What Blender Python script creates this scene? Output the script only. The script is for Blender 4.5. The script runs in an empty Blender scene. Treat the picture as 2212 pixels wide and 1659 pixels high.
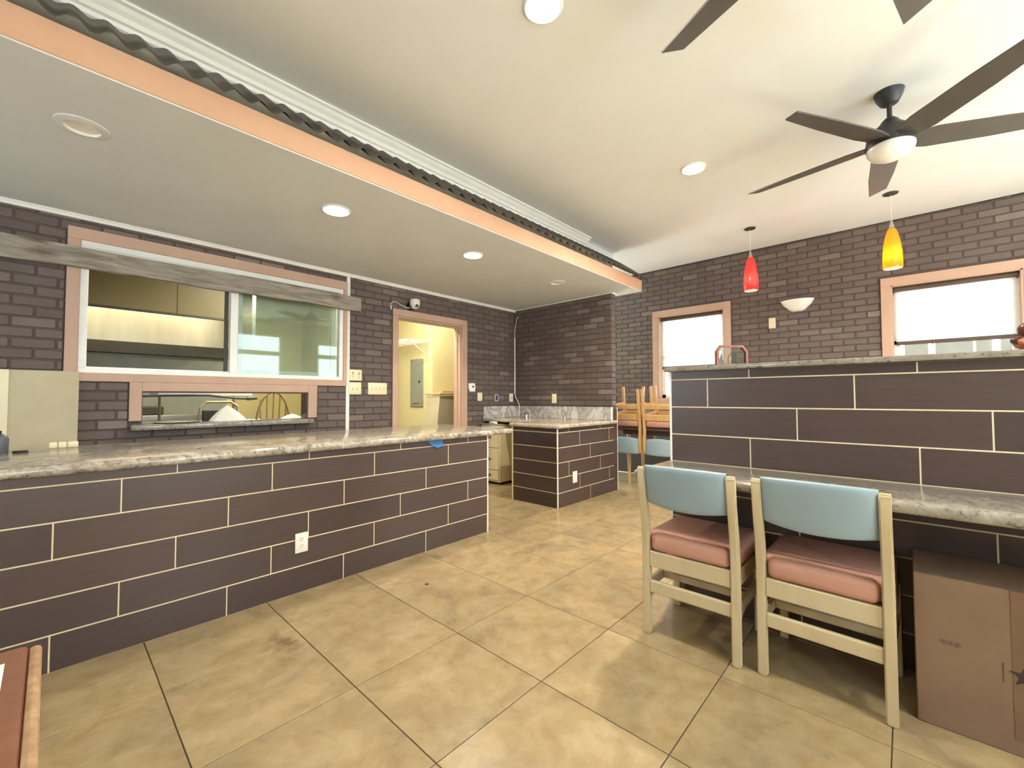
import bpy, bmesh, math, random
from mathutils import Vector, Matrix
random.seed(7)
R = math.radians
scene = bpy.context.scene
C = scene.collection

# ------------------------------------------------------------------ camera
F_PX, YAW, PITCH, ROLL, CAM_H = 919.13, 0.746067, 0.032509, -0.002434, 1.11
cam_d = bpy.data.cameras.new('camera'); cam = bpy.data.objects.new('camera', cam_d); C.objects.link(cam)
fw = Vector((math.cos(PITCH)*math.cos(YAW), math.cos(PITCH)*math.sin(YAW), math.sin(PITCH)))
rt = Vector((math.sin(YAW), -math.cos(YAW), 0)); up = rt.cross(fw)
rt2 = rt*math.cos(ROLL)+up*math.sin(ROLL); up2 = -rt*math.sin(ROLL)+up*math.cos(ROLL)
m = Matrix((rt2, up2, -fw)).transposed().to_4x4(); m.translation = (0, 0, CAM_H)
cam.matrix_world = m
cam_d.sensor_fit = 'HORIZONTAL'; cam_d.sensor_width = 36.0; cam_d.lens = 36.0*F_PX/2212.0
cam_d.clip_start = 0.02; cam_d.clip_end = 200
scene.camera = cam
def pxl(p):
    v = Vector(p)-Vector((0, 0, CAM_H)); z = v.dot(fw)
    return (1106+F_PX*v.dot(rt2)/z, 829.5-F_PX*v.dot(up2)/z, z)

# ------------------------------------------------------------------ world, daylight, exposure
SKY = 5.5
w = bpy.data.worlds.new('sky'); scene.world = w; w.use_nodes = True
bg = w.node_tree.nodes['Background']; bg.inputs[0].default_value = (0.80, 0.92, 1.0, 1); bg.inputs[1].default_value = SKY
sun_d = bpy.data.lights.new('sun', 'SUN'); sun_d.energy = 72.0; sun_d.color = (0.82, 0.94, 1.0); sun_d.angle = R(1.0)
sun = bpy.data.objects.new('sun', sun_d); sun.rotation_euler = Vector((0.12, 0.50, -0.86)).to_track_quat('-Z', 'Y').to_euler(); C.objects.link(sun)
def portal(name, loc, rot, sx, sy):
    l = bpy.data.lights.new(name, 'AREA'); l.shape = 'RECTANGLE'; l.size = sx; l.size_y = sy; l.cycles.is_portal = True
    o = bpy.data.objects.new(name, l); o.location = loc; o.rotation_euler = rot; C.objects.link(o); return o
vs = scene.view_settings
vs.view_transform = 'Standard'; vs.look = 'None'; vs.gamma = 1.0; vs.use_curve_mapping = False
vs.exposure = 1.15
scene.cycles.use_denoising = True
scene.cycles.max_bounces = 10; scene.cycles.diffuse_bounces = 6; scene.cycles.transparent_max_bounces = 12
scene.cycles.caustics_reflective = False; scene.cycles.caustics_refractive = False
scene.cycles.sample_clamp_indirect = 6.0

# ------------------------------------------------------------------ room numbers (metres)
YW, X1, X1B, X2, YC = 4.175, 4.58, 4.67, 5.84, 2.578      # kitchen wall, nook wall, window wall, counter face
ZS, ZC = 2.385, 2.93                                      # soffit, main ceiling
XB, YR = -2.6, -2.4                                       # walls behind the camera
# right-hand wall windows (x0, x1, z0, z1) and rear wall windows (y0, y1, z0, z1)
RWIN = [(-1.0, -0.2, 0.85, 2.5), (0.5, 1.9, 0.85, 2.5), (2.72, 3.68, 0.85, 2.6), (4.5, 5.3, 0.85, 2.5)]
BWIN = [(2.6, 3.6, 1.0, 2.2)]
for a, b, c, d in RWIN: portal('daylight_portal', ((a+b)/2, YR-0.06, (c+d)/2), (R(90), 0, 0), b-a, d-c).rotation_euler = (R(-90), 0, R(180))
for a, b, c, d in BWIN: portal('daylight_portal', (XB-0.06, (a+b)/2, (c+d)/2), (R(90), 0, R(-90)), b-a, d-c)

# ------------------------------------------------------------------ helpers
def lin(c):
    c = c/255.0
    return c/12.92 if c <= 0.04045 else ((c+0.055)/1.055)**2.4
def rgb(c): return (lin(c[0]), lin(c[1]), lin(c[2]), 1)
MATS = {}
def newmat(name):
    mt = bpy.data.materials.new(name); mt.use_nodes = True; nt = mt.node_tree; nt.nodes.clear()
    out = nt.nodes.new('ShaderNodeOutputMaterial'); b = nt.nodes.new('ShaderNodeBsdfPrincipled')
    nt.links.new(b.outputs[0], out.inputs[0]); MATS[name] = mt
    return mt, nt, b, out
def nd(nt, typ, **kw):
    n = nt.nodes.new(typ)
    for k, v in kw.items(): setattr(n, k, v)
    return n
def coords(nt, scale, space='world'):
    mp = nd(nt, 'ShaderNodeMapping'); mp.inputs['Scale'].default_value = scale
    if space == 'world':
        g = nd(nt, 'ShaderNodeNewGeometry'); nt.links.new(g.outputs['Position'], mp.inputs[0])
    else:
        g = nd(nt, 'ShaderNodeTexCoord'); oi = nd(nt, 'ShaderNodeObjectInfo'); va = nd(nt, 'ShaderNodeVectorMath', operation='MULTIPLY_ADD')
        nt.links.new(oi.outputs['Location'], va.inputs[0]); va.inputs[1].default_value = (3.1, 2.7, 4.3); nt.links.new(g.outputs['Object'], va.inputs[2])
        nt.links.new(va.outputs[0], mp.inputs[0])
    return mp.outputs[0]
def noise(nt, vec, scale, detail=4, rough=0.55, dist=0.0):
    n = nd(nt, 'ShaderNodeTexNoise'); nt.links.new(vec, n.inputs['Vector'])
    n.inputs['Scale'].default_value = scale; n.inputs['Detail'].default_value = detail; n.inputs['Roughness'].default_value = rough; n.inputs['Distortion'].default_value = dist
    return n.outputs['Fac']
def ramp(nt, fac, stops, interp='LINEAR'):
    r = nd(nt, 'ShaderNodeValToRGB'); nt.links.new(fac, r.inputs[0]); e = r.color_ramp.elements; r.color_ramp.interpolation = interp
    while len(e) < len(stops): e.new(0.5)
    for i, (p, c) in enumerate(stops): e[i].position = p; e[i].color = rgb(c)
    return r.outputs[0]
def mix(nt, fac, a, b, mode='MIX'):
    n = nd(nt, 'ShaderNodeMix', data_type='RGBA', blend_type=mode)
    for s, v in ((0, fac), (6, a), (7, b)):
        if isinstance(v, (int, float)): n.inputs[s].default_value = v
        elif isinstance(v, tuple): n.inputs[s].default_value = v
        else: nt.links.new(v, n.inputs[s])
    return n.outputs[2]
def bump(nt, b, h, strength=0.2, dist=0.002):
    n = nd(nt, 'ShaderNodeBump'); n.inputs['Strength'].default_value = strength; n.inputs['Distance'].default_value = dist
    nt.links.new(h, n.inputs['Height']); nt.links.new(n.outputs[0], b.inputs['Normal'])
def simple(name, col, rough=0.5, metal=0.0, col2=None, nscale=6, stretch=(1, 1, 1), spec=None, bumps=0.0, space='world', emit=None, estr=0):
    mt, nt, b, out = newmat(name)
    b.inputs['Roughness'].default_value = rough; b.inputs['Metallic'].default_value = metal
    if spec is not None: b.inputs['Specular IOR Level'].default_value = spec
    c2 = col2 or tuple(max(0, x-9) for x in col)
    v = coords(nt, stretch, space); f = noise(nt, v, nscale)
    nt.links.new(ramp(nt, f, [(0.3, c2), (0.7, col)]), b.inputs['Base Color'])
    if bumps: bump(nt, b, f, bumps)
    if emit: b.inputs['Emission Color'].default_value = rgb(emit); b.inputs['Emission Strength'].default_value = estr
    return mt

simple('ceiling_paint', (236, 236, 233), 0.85, col2=(232, 231, 227), nscale=2)
simple('soffit_paint', (220, 222, 221), 0.8, col2=(214, 215, 213), nscale=2)
simple('white_trim', (246, 243, 236), 0.4)
simple('white_vinyl', (244, 243, 238), 0.35)
simple('white_plastic', (240, 237, 228), 0.35)
simple('ivory_plastic', (238, 226, 190), 0.35)
simple('peach_paint', (196, 164, 144), 0.55, col2=(188, 155, 135), nscale=3)
simple('peach_beam', (206, 164, 134), 0.6, col2=(200, 156, 126), nscale=3)
simple('mortar', (90, 81, 77), 0.9, col2=(82, 74, 70), nscale=40, bumps=0.2)
simple('tan_wall', (208, 204, 196), 0.8)
simple('grout_cream', (226, 212, 178), 0.8)
simple('grout_floor', (92, 78, 62), 0.9)
simple('dark_metal', (62, 57, 54), 0.55, col2=(55, 50, 47))
simple('fan_black', (50, 48, 47), 0.45, col2=(44, 42, 41))
simple('fan_blade', (80, 72, 67), 0.5, col2=(73, 66, 61), nscale=8)
simple('corrugated', (88, 80, 70), 0.5, col2=(66, 60, 54), nscale=5, metal=0.2)
simple('chrome', (215, 215, 215), 0.12, metal=1.0)
simple('steel', (190, 186, 176), 0.32, metal=1.0, col2=(170, 166, 156), nscale=4, stretch=(1, 1, 8))
simple('blonde_wood', (198, 184, 150), 0.45, col2=(190, 174, 138), nscale=3, stretch=(6, 6, 1), space='object')
simple('oak_wood', (205, 168, 116), 0.45, col2=(188, 148, 96), nscale=5, stretch=(6, 6, 1), space='object')
simple('blue_vinyl', (148, 168, 178), 0.5, col2=(138, 158, 168), nscale=3, space='object')
simple('pink_vinyl', (194, 146, 128), 0.42, col2=(185, 135, 117), nscale=3, space='object')
simple('dark_table', (82, 62, 50), 0.4)
simple('carton', (130, 106, 85), 0.8, col2=(122, 98, 78), nscale=5)
simple('carton_tape', (120, 94, 76), 0.35)
simple('carton_ink', (62, 50, 46), 0.8)
simple('kitchen_wall', (206, 196, 138), 0.7, col2=(198, 186, 126), nscale=2)
simple('kitchen_dark', (72, 68, 58), 0.6)
simple('olive_panel', (104, 95, 60), 0.5, col2=(94, 85, 52), nscale=2)
simple('steel_satin', (206, 198, 172), 0.38, metal=0.55, col2=(190, 182, 156), nscale=3, stretch=(3, 1, 0.4))
simple('yellow_wall', (222, 214, 164), 0.7, col2=(216, 207, 156), nscale=2)
simple('panel_grey', (146, 150, 136), 0.5)
simple('panel_board', (198, 188, 158), 0.55, col2=(186, 174, 143), nscale=4)
simple('beige_metal', (200, 186, 148), 0.45)
simple('cloth_white', (238, 234, 222), 0.9)
simple('ceramic_white', (244, 240, 232), 0.3)
simple('paper_white', (244, 242, 238), 0.8)
simple('blue_tape', (62, 122, 190), 0.7, col2=(52, 108, 176), nscale=30)
simple('blue_box', (52, 72, 128), 0.5)
simple('grey_hose', (96, 98, 104), 0.5)
simple('bottle_grey', (92, 98, 104), 0.4)
simple('figurine_brown', (98, 56, 42), 0.18, col2=(70, 42, 36), nscale=9)
simple('figurine_tan', (196, 126, 92), 0.2, col2=(150, 86, 62), nscale=12)
simple('frame_wood', (150, 82, 58), 0.35, col2=(120, 66, 50), nscale=8)
simple('etched_white', (150, 154, 152), 0.7)
simple('black_plastic', (30, 28, 28), 0.4)
simple('ground_concrete', (170, 160, 145), 0.9)
simple('porch_wall', (66, 58, 48), 0.9)  # beige wall with its colour darkened in place of porch roof shade
simple('shade_rail', (88, 70, 62), 0.5)
simple('storage_floor', (170, 150, 110), 0.6)

# brick paint: one tone for each brick
mt, nt, b, out = newmat('brick')
g = nd(nt, 'ShaderNodeNewGeometry'); oi = nd(nt, 'ShaderNodeObjectInfo')
ad = nd(nt, 'ShaderNodeMath', operation='ADD'); fr = nd(nt, 'ShaderNodeMath', operation='FRACT')
nt.links.new(g.outputs['Random Per Island'], ad.inputs[0]); nt.links.new(oi.outputs['Random'], ad.inputs[1]); nt.links.new(ad.outputs[0], fr.inputs[0])
tone = ramp(nt, fr.outputs[0], [(0.0, (99, 85, 80)), (0.45, (106, 92, 86)), (0.86, (112, 97, 90)), (0.93, (124, 109, 102)), (1.0, (134, 120, 113))])
v = coords(nt, (1, 1, 1)); f = noise(nt, v, 14, 5)
nt.links.new(mix(nt, f, mix(nt, 1.0, tone, rgb((232, 232, 232)), 'MULTIPLY'), tone), b.inputs['Base Color'])
b.inputs['Roughness'].default_value = 0.7; bump(nt, b, noise(nt, v, 60, 4), 0.25, 0.002)

# wood-look wall tile
mt, nt, b, out = newmat('plank_tile')
v = coords(nt, (1.2, 16, 16), 'object'); f = noise(nt, v, 3.5, 5, 0.6, 0.3); oi = nd(nt, 'ShaderNodeObjectInfo')
col = ramp(nt, f, [(0.25, (76, 65, 63)), (0.6, (82, 70, 67)), (0.85, (88, 76, 72))])
tint = ramp(nt, oi.outputs['Random'], [(0.0, (226, 218, 218)), (0.5, (246, 240, 236)), (1.0, (255, 238, 230))])
nt.links.new(mix(nt, 1.0, col, tint, 'MULTIPLY'), b.inputs['Base Color'])
b.inputs['Roughness'].default_value = 0.33
bump(nt, b, f, 0.06, 0.001)

# travertine floor tile
mt, nt, b, out = newmat('floor_tile')
v = coords(nt, (1, 1, 1)); oi = nd(nt, 'ShaderNodeObjectInfo')
off = nd(nt, 'ShaderNodeVectorMath', operation='ADD'); sc = nd(nt, 'ShaderNodeVectorMath', operation='SCALE'); nt.links.new(oi.outputs['Location'], sc.inputs[0]); sc.inputs['Scale'].default_value = 1.7
nt.links.new(v, off.inputs[0]); nt.links.new(sc.outputs[0], off.inputs[1])
f1 = noise(nt, off.outputs[0], 2.6, 6, 0.62, 0.6); f2 = noise(nt, off.outputs[0], 9, 6, 0.65, 0.3)
c1 = ramp(nt, f1, [(0.25, (136, 123, 101)), (0.45, (164, 146, 114)), (0.58, (172, 153, 117)), (0.78, (182, 168, 141))])
c2 = ramp(nt, f2, [(0.30, (196, 178, 144)), (0.62, (255, 255, 255))])
col = mix(nt, 0.55, c1, c2, 'MULTIPLY')
tint = ramp(nt, oi.outputs['Random'], [(0.0, (242, 241, 239)), (1.0, (255, 253, 250))])
col = mix(nt, 1.0, col, tint, 'MULTIPLY')
# brown spill on one tile, a shape of its own
vv = nd(nt, 'ShaderNodeVectorMath', operation='SUBTRACT'); nt.links.new(v, vv.inputs[0]); vv.inputs[1].default_value = (0.742, 2.11, 0)
vs2 = nd(nt, 'ShaderNodeVectorMath', operation='MULTIPLY'); nt.links.new(vv.outputs[0], vs2.inputs[0]); vs2.inputs[1].default_value = (11, 5.2, 0)
ln = nd(nt, 'ShaderNodeVectorMath', operation='LENGTH'); nt.links.new(vs2.outputs[0], ln.inputs[0])
f3 = noise(nt, v, 16, 5, 0.7)
sm = nd(nt, 'ShaderNodeMath', operation='MULTIPLY_ADD'); nt.links.new(f3, sm.inputs[0]); sm.inputs[1].default_value = 2.2; nt.links.new(ln.outputs['Value'], sm.inputs[2])
msk = ramp(nt, sm.outputs[0], [(0.0, (255, 255, 255)), (1.0, (0, 0, 0))])
rr = nd(nt, 'ShaderNodeMapRange'); nt.links.new(sm.outputs[0], rr.inputs[0]); rr.inputs[1].default_value = 1.15; rr.inputs[2].default_value = 1.85; rr.inputs[3].default_value = 0.75; rr.inputs[4].default_value = 0.0
col = mix(nt, rr.outputs[0], col, rgb((112, 84, 52)))
nt.links.new(col, b.inputs['Base Color'])
b.inputs['Roughness'].default_value = 0.24; bump(nt, b, f1, 0.05, 0.002)

# granite
def granite(name, stops, light):
    mt, nt, b, out = newmat(name)
    v = coords(nt, (1, 1, 1)); f1 = noise(nt, v, 14, 6, 0.7, 0.8); f2 = noise(nt, v, 3.0, 4, 0.6, 1.2); f3 = noise(nt, v, 60, 3, 0.6)
    c = ramp(nt, f1, stops)
    c = mix(nt, ramp(nt, f2, [(0.42, (0, 0, 0)), (0.62, (190, 190, 190))]), c, rgb(light))
    sp = ramp(nt, f3, [(0.36, (96, 86, 76)), (0.44, (255, 255, 255))])
    nt.links.new(mix(nt, 0.55, c, sp, 'MULTIPLY'), b.inputs['Base Color'])
    b.inputs['Roughness'].default_value = 0.14; bump(nt, b, f1, 0.03, 0.001)
granite('granite', [(0.3, (88, 80, 74)), (0.43, (146, 136, 122)), (0.58, (184, 177, 165)), (0.72, (224, 220, 212))], (162, 147, 126))
granite('granite_light', [(0.3, (124, 114, 104)), (0.45, (176, 164, 146)), (0.6, (204, 194, 176)), (0.75, (222, 216, 204))], (186, 174, 154))
granite('granite_grey', [(0.3, (110, 104, 96)), (0.45, (138, 132, 122)), (0.62, (156, 150, 138)), (0.78, (180, 176, 166))], (146, 138, 124))
mt, nt, b, out = newmat('marble')
v = coords(nt, (1, 1, 0.8)); f = noise(nt, v, 2.4, 8, 0.62, 2.2)
nt.links.new(ramp(nt, f, [(0.3, (128, 122, 116)), (0.43, (196, 192, 186)), (0.5, (152, 148, 144)), (0.55, (208, 204, 198)), (0.8, (222, 218, 212))]), b.inputs['Base Color'])
b.inputs['Roughness'].default_value = 0.15
# weathered plank
mt, nt, b, out = newmat('weathered_wood')
v = coords(nt, (1.6, 6, 13)); f = noise(nt, v, 2.2, 6, 0.6, 1.3)
vo = nd(nt, 'ShaderNodeTexVoronoi'); v2 = coords(nt, (3.1, 1, 9)); nt.links.new(v2, vo.inputs['Vector']); vo.inputs['Scale'].default_value = 1.0
kn = ramp(nt, vo.outputs['Distance'], [(0.06, (104, 80, 68)), (0.14, (196, 180, 168)), (0.30, (255, 255, 255))])
g2 = ramp(nt, f, [(0.3, (116, 108, 98)), (0.5, (148, 139, 128)), (0.7, (176, 162, 150))])
nt.links.new(mix(nt, 0.8, g2, kn, 'MULTIPLY'), b.inputs['Base Color']); b.inputs['Roughness'].default_value = 0.8; bump(nt, b, f, 0.3, 0.003)
# worn red table top
mt, nt, b, out = newmat('worn_red_wood')
v = coords(nt, (2, 7, 7)); f = noise(nt, v, 3, 6, 0.65, 0.8); fb = noise(nt, coords(nt, (1, 1, 1)), 22, 5, 0.7)
c = ramp(nt, f, [(0.3, (112, 70, 54)), (0.6, (134, 86, 66)), (0.8, (146, 98, 74))])
c = mix(nt, ramp(nt, fb, [(0.66, (0, 0, 0)), (0.74, (150, 150, 150))]), c, rgb((198, 152, 106)))
nt.links.new(c, b.inputs['Base Color']); b.inputs['Roughness'].default_value = 0.35
simple('worn_edge', (198, 166, 126), 0.6, col2=(136, 92, 70), nscale=11, stretch=(2, 2, 4))

# thin window glass that lets light straight through
def glassmat(name, tint, gl=1.0, milky=0.0):
    mt = bpy.data.materials.new(name); mt.use_nodes = True; nt = mt.node_tree; nt.nodes.clear(); MATS[name] = mt
    out = nd(nt, 'ShaderNodeOutputMaterial'); t = nd(nt, 'ShaderNodeBsdfTransparent'); t.inputs[0].default_value = rgb(tint)
    g = nd(nt, 'ShaderNodeBsdfGlossy'); g.inputs['Roughness'].default_value = 0.02; fr = nd(nt, 'ShaderNodeFresnel'); fr.inputs[0].default_value = 1.5
    mu = nd(nt, 'ShaderNodeMath', operation='MULTIPLY'); mu.inputs[1].default_value = gl; nt.links.new(fr.outputs[0], mu.inputs[0])
    mx = nd(nt, 'ShaderNodeMixShader'); nt.links.new(mu.outputs[0], mx.inputs[0]); nt.links.new(t.outputs[0], mx.inputs[1]); nt.links.new(g.outputs[0], mx.inputs[2])
    last = mx.outputs[0]
    if milky:
        d = nd(nt, 'ShaderNodeBsdfDiffuse'); d.inputs[0].default_value = rgb((225, 228, 215)); m2 = nd(nt, 'ShaderNodeMixShader')
        v = coords(nt, (1, 1, 1)); f = noise(nt, v, 5, 5, 0.6, 0.5); mr = nd(nt, 'ShaderNodeMapRange'); nt.links.new(f, mr.inputs[0]); mr.inputs[1].default_value = 0.4; mr.inputs[2].default_value = 0.75; mr.inputs[3].default_value = milky*0.4; mr.inputs[4].default_value = milky
        nt.links.new(mr.outputs[0], m2.inputs[0]); nt.links.new(last, m2.inputs[1]); nt.links.new(d.outputs[0], m2.inputs[2]); last = m2.outputs[0]
    nt.links.new(last, out.inputs[0])
glassmat('pane_glass', (236, 244, 240), 1.0, 0.12)
glassmat('clear_glass', (244, 248, 246), 0.8)
def translucent(name, col, trans, gloss=0.0, tcol=None):
    mt = bpy.data.materials.new(name); mt.use_nodes = True; nt = mt.node_tree; nt.nodes.clear(); MATS[name] = mt
    out = nd(nt, 'ShaderNodeOutputMaterial'); d = nd(nt, 'ShaderNodeBsdfDiffuse'); t = nd(nt, 'ShaderNodeBsdfTranslucent')
    d.inputs[0].default_value = rgb(col); t.inputs[0].default_value = rgb(tcol or col)
    mx = nd(nt, 'ShaderNodeMixShader'); mx.inputs[0].default_value = trans; nt.links.new(d.outputs[0], mx.inputs[1]); nt.links.new(t.outputs[0], mx.inputs[2]); last = mx.outputs[0]
    if gloss:
        g = nd(nt, 'ShaderNodeBsdfGlossy'); g.inputs['Roughness'].default_value = 0.08; m2 = nd(nt, 'ShaderNodeMixShader'); m2.inputs[0].default_value = gloss
        nt.links.new(last, m2.inputs[1]); nt.links.new(g.outputs[0], m2.inputs[2]); last = m2.outputs[0]
    nt.links.new(last, out.inputs[0])
translucent('shade_fabric', (246, 246, 246), 0.55)
translucent('amber_glass', (255, 120, 10), 0.85, 0.06, (255, 138, 8))
translucent('red_glass', (226, 30, 40), 0.85, 0.06, (250, 48, 50))
translucent('milk_glass', (250, 246, 236), 0.7)
def emitmat(name, col, s):
    mt = bpy.data.materials.new(name); mt.use_nodes = True; nt = mt.node_tree; nt.nodes.clear(); MATS[name] = mt
    out = nd(nt, 'ShaderNodeOutputMaterial'); e = nd(nt, 'ShaderNodeEmission'); e.inputs[0].default_value = rgb(col); e.inputs[1].default_value = s; nt.links.new(e.outputs[0], out.inputs[0])
emitmat('lamp_lens', (255, 236, 196), 9.0)
emitmat('bulb', (255, 236, 200), 5.0)

def prep(o, label=None, cat=None, group=None, kind=None):
    if label: o['label'] = label
    if cat: o['category'] = cat
    if group: o['group'] = group
    if kind: o['kind'] = kind
    return o
def thing(name, label, cat, loc=(0, 0, 0), group=None, kind=None):
    o = bpy.data.objects.new(name, None); o.location = loc; o.empty_display_size = 0.05; C.objects.link(o)
    return prep(o, label, cat, group, kind)
class MB:
    def __init__(s): s.bm = bmesh.new()
    def _take(s, b2, mtx=None):
        if mtx is not None: bmesh.ops.transform(b2, matrix=mtx, verts=b2.verts)
        me = bpy.data.meshes.new('t'); b2.to_mesh(me); b2.free(); s.bm.from_mesh(me); bpy.data.meshes.remove(me); return s
    def box(s, x0, x1, y0, y1, z0, z1, bev=0.0, seg=1, mtx=None):
        b2 = bmesh.new(); bmesh.ops.create_cube(b2, size=1)
        for v in b2.verts: v.co = Vector((x0+(v.co.x+.5)*(x1-x0), y0+(v.co.y+.5)*(y1-y0), z0+(v.co.z+.5)*(z1-z0)))
        if bev: bmesh.ops.bevel(b2, geom=b2.edges[:], offset=bev, segments=seg, affect='EDGES', profile=0.5)
        return s._take(b2, mtx)
    def cyl(s, p0, p1, r0, r1=None, n=16, caps=True):
        r1 = r0 if r1 is None else r1; p0 = Vector(p0); p1 = Vector(p1); d = p1-p0
        b2 = bmesh.new(); bmesh.ops.create_cone(b2, cap_ends=caps, segments=n, radius1=r0, radius2=r1, depth=d.length)
        q = d.to_track_quat('Z', 'Y').to_matrix().to_4x4(); q.translation = (p0+p1)/2
        return s._take(b2, q)
    def tube(s, pts, r, n=8):
        for a, b_ in zip(pts[:-1], pts[1:]): s.cyl(a, b_, r, r, n)
        for p in pts[1:-1]: s.ball(p, r, 8, 5)
        return s
    def ball(s, p, r, u=12, v=8, sc=(1, 1, 1)):
        b2 = bmesh.new(); bmesh.ops.create_uvsphere(b2, u_segments=u, v_segments=v, radius=r)
        return s._take(b2, Matrix.Translation(p) @ Matrix.Diagonal((*sc, 1)))
    def lathe(s, prof, c=(0, 0, 0), n=24, a0=0.0, a1=2*math.pi):
        full = abs(a1-a0-2*math.pi) < 1e-6; b2 = bmesh.new(); rows = []
        for i in range(n if full else n+1):
            a = a0+(a1-a0)*i/n; rows.append([b2.verts.new((c[0]+r*math.cos(a), c[1]+r*math.sin(a), c[2]+z)) for r, z in prof])
        for i in range(n):
            A = rows[i]; B = rows[(i+1) % len(rows)]
            for k in range(len(prof)-1): b2.faces.new((A[k], B[k], B[k+1], A[k+1]))
        bmesh.ops.remove_doubles(b2, verts=b2.verts, dist=1e-6)
        return s._take(b2)
    def prism(s, poly, fn, d0, d1):
        b2 = bmesh.new(); A = [b2.verts.new(fn(u, v, d0)) for u, v in poly]; B = [b2.verts.new(fn(u, v, d1)) for u, v in poly]; n = len(poly)
        b2.faces.new(A); b2.faces.new(B[::-1])
        for i in range(n): b2.faces.new((A[i], B[i], B[(i+1) % n], A[(i+1) % n]))
        bmesh.ops.recalc_face_normals(b2, faces=b2.faces); return s._take(b2)
    def grid(s, fn, nu, nv, close=False):
        b2 = bmesh.new(); vs_ = [[b2.verts.new(fn(i/nu, j/nv)) for j in range(nv+1)] for i in range(nu+1)]
        for i in range(nu):
            for j in range(nv): b2.faces.new((vs_[i][j], vs_[i+1][j], vs_[i+1][j+1], vs_[i][j+1]))
        return s._take(b2)
    def mesh(s, name, mat, off=(0, 0, 0), smooth=False):
        bmesh.ops.recalc_face_normals(s.bm, faces=s.bm.faces)
        me = bpy.data.meshes.new(name)
        if any(off): bmesh.ops.translate(s.bm, verts=s.bm.verts, vec=-Vector(off))
        s.bm.to_mesh(me); s.bm.free(); me.materials.append(MATS[mat])
        if smooth:
            me.polygons.foreach_set('use_smooth', [True]*len(me.polygons)); me.set_sharp_from_angle(angle=R(40))
        return me
    def build(s, name, mat, parent=None, label=None, cat=None, group=None, kind=None, smooth=False, world=None):
        # verts are in world space; a child's mesh is stored relative to its parent chain
        if parent is not None:
            off = Vector(parent.get('_o', parent.location)) if world is None else Vector(world)
            me = s.mesh(name, mat, off, smooth); o = bpy.data.objects.new(name, me); o.parent = parent; C.objects.link(o)
            o['_o'] = list(off)
        else:
            co = [v.co for v in s.bm.verts]; off = Vector(((min(c.x for c in co)+max(c.x for c in co))/2, (min(c.y for c in co)+max(c.y for c in co))/2, min(c.z for c in co)))
            me = s.mesh(name, mat, off, smooth); o = bpy.data.objects.new(name, me); o.location = off; C.objects.link(o)
            o['_o'] = list(off)
        return prep(o, label, cat, group, kind)
def place(name, me, parent, loc, rz=0.0):
    o = bpy.data.objects.new(name, me); o.parent = parent; C.objects.link(o)
    o.location = Vector(loc)-Vector(parent.get('_o', parent.location)); o.rotation_euler = (0, 0, rz); return o
def copy_tree(o, parent=None):
    c = o.copy(); C.objects.link(c); c.parent = parent
    for ch in list(o.children): copy_tree(ch, c)
    return c

# ------------------------------------------------------------------ setting: floor
fl = MB().box(XB, X2, YR, YW+3.2, -0.1, -0.004).build('floor', 'grout_floor', label='beige travertine tile floor with thin dark joints', cat='floor', kind='structure')
FP = 0.5085
tile_me = {}
def floor_tile(x0, x1, y0, y1):
    k = (round(x1-x0, 3), round(y1-y0, 3))
    if k not in tile_me:
        tile_me[k] = MB().box(-k[0]/2, k[0]/2, -k[1]/2, k[1]/2, -0.01, 0.0, 0.0012).mesh('floor_tile', 'floor_tile')
    place('tile', tile_me[k], fl, ((x0+x1)/2, (y0+y1)/2, 0))
gx = [0.819+FP*i for i in range(-8, 12)]; gy = [1.075+FP*i for i in range(-8, 8)]
for i in range(len(gx)-1):
    for j in range(len(gy)-1):
        a, b_ = max(gx[i], XB)+.0016, min(gx[i+1], X2)-.0016; c, d = max(gy[j], YR)+.0016, min(gy[j+1], YW)-.0016
        if b_-a > 0.03 and d-c > 0.03: floor_tile(a, b_, c, d)
MB().lathe([(0, .0006), (.012, .0006), (.013, 0)], (1.545, 2.124, 0), 12).build('debris_spot', 'carton_ink', label='small dark speck lying on the floor tile near the counter', cat='debris')

# ------------------------------------------------------------------ setting: walls with openings
def wall_cells(mb, u0, u1, z0, z1, holes, add):
    us = sorted({u0, u1, *[h[0] for h in holes], *[h[1] for h in holes]}); zs = sorted({z0, z1, *[h[2] for h in holes], *[h[3] for h in holes]})
    us = [u for u in us if u0 <= u <= u1]; zs = [z for z in zs if z0 <= z <= z1]
    for i in range(len(us)-1):
        run = None
        for j in range(len(zs)-1):
            um, zm = (us[i]+us[i+1])/2, (zs[j]+zs[j+1])/2
            if any(h[0] < um < h[1] and h[2] < zm < h[3] for h in holes): continue
            add(us[i], us[i+1], zs[j], zs[j+1])
WH = [(0.115, 1.99, 1.29, 2.212), (0.455, 1.652, 0.92, 1.165), (2.618, 3.558, -0.01, 2.035)]
mb = MB(); wall_cells(mb, XB, X1B, 0, ZC, WH, lambda a, b_, c, d: mb.box(a, b_, YW, YW+.12, c, d))
wl = mb.build('wall_left', 'mortar', label='dark painted brick wall with pass-through window and doorway', cat='wall', kind='structure')
mb = MB().box(X1, X1B, YC+.013, YW, 0, ZS)
wn = mb.build('wall_nook', 'mortar', label='short dark brick wall closing the corner behind the small sink counter', cat='wall', kind='structure')
FH = [(1.685, 2.56, 1.09, 2.25), (-0.79, 0.085, 1.09, 2.25)]
mb = MB(); wall_cells(mb, YR, YW, 0, ZC, FH, lambda a, b_, c, d: mb.box(X2, X2+.14, a, b_, c, d))
wf = mb.build('wall_far', 'mortar', label='brown painted brick wall with two bright windows', cat='wall', kind='structure')
mb = MB(); wall_cells(mb, XB, X2+.14, 0, ZC, RWIN, lambda a, b_, c, d: mb.box(a, b_, YR-.12, YR, c, d))
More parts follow.
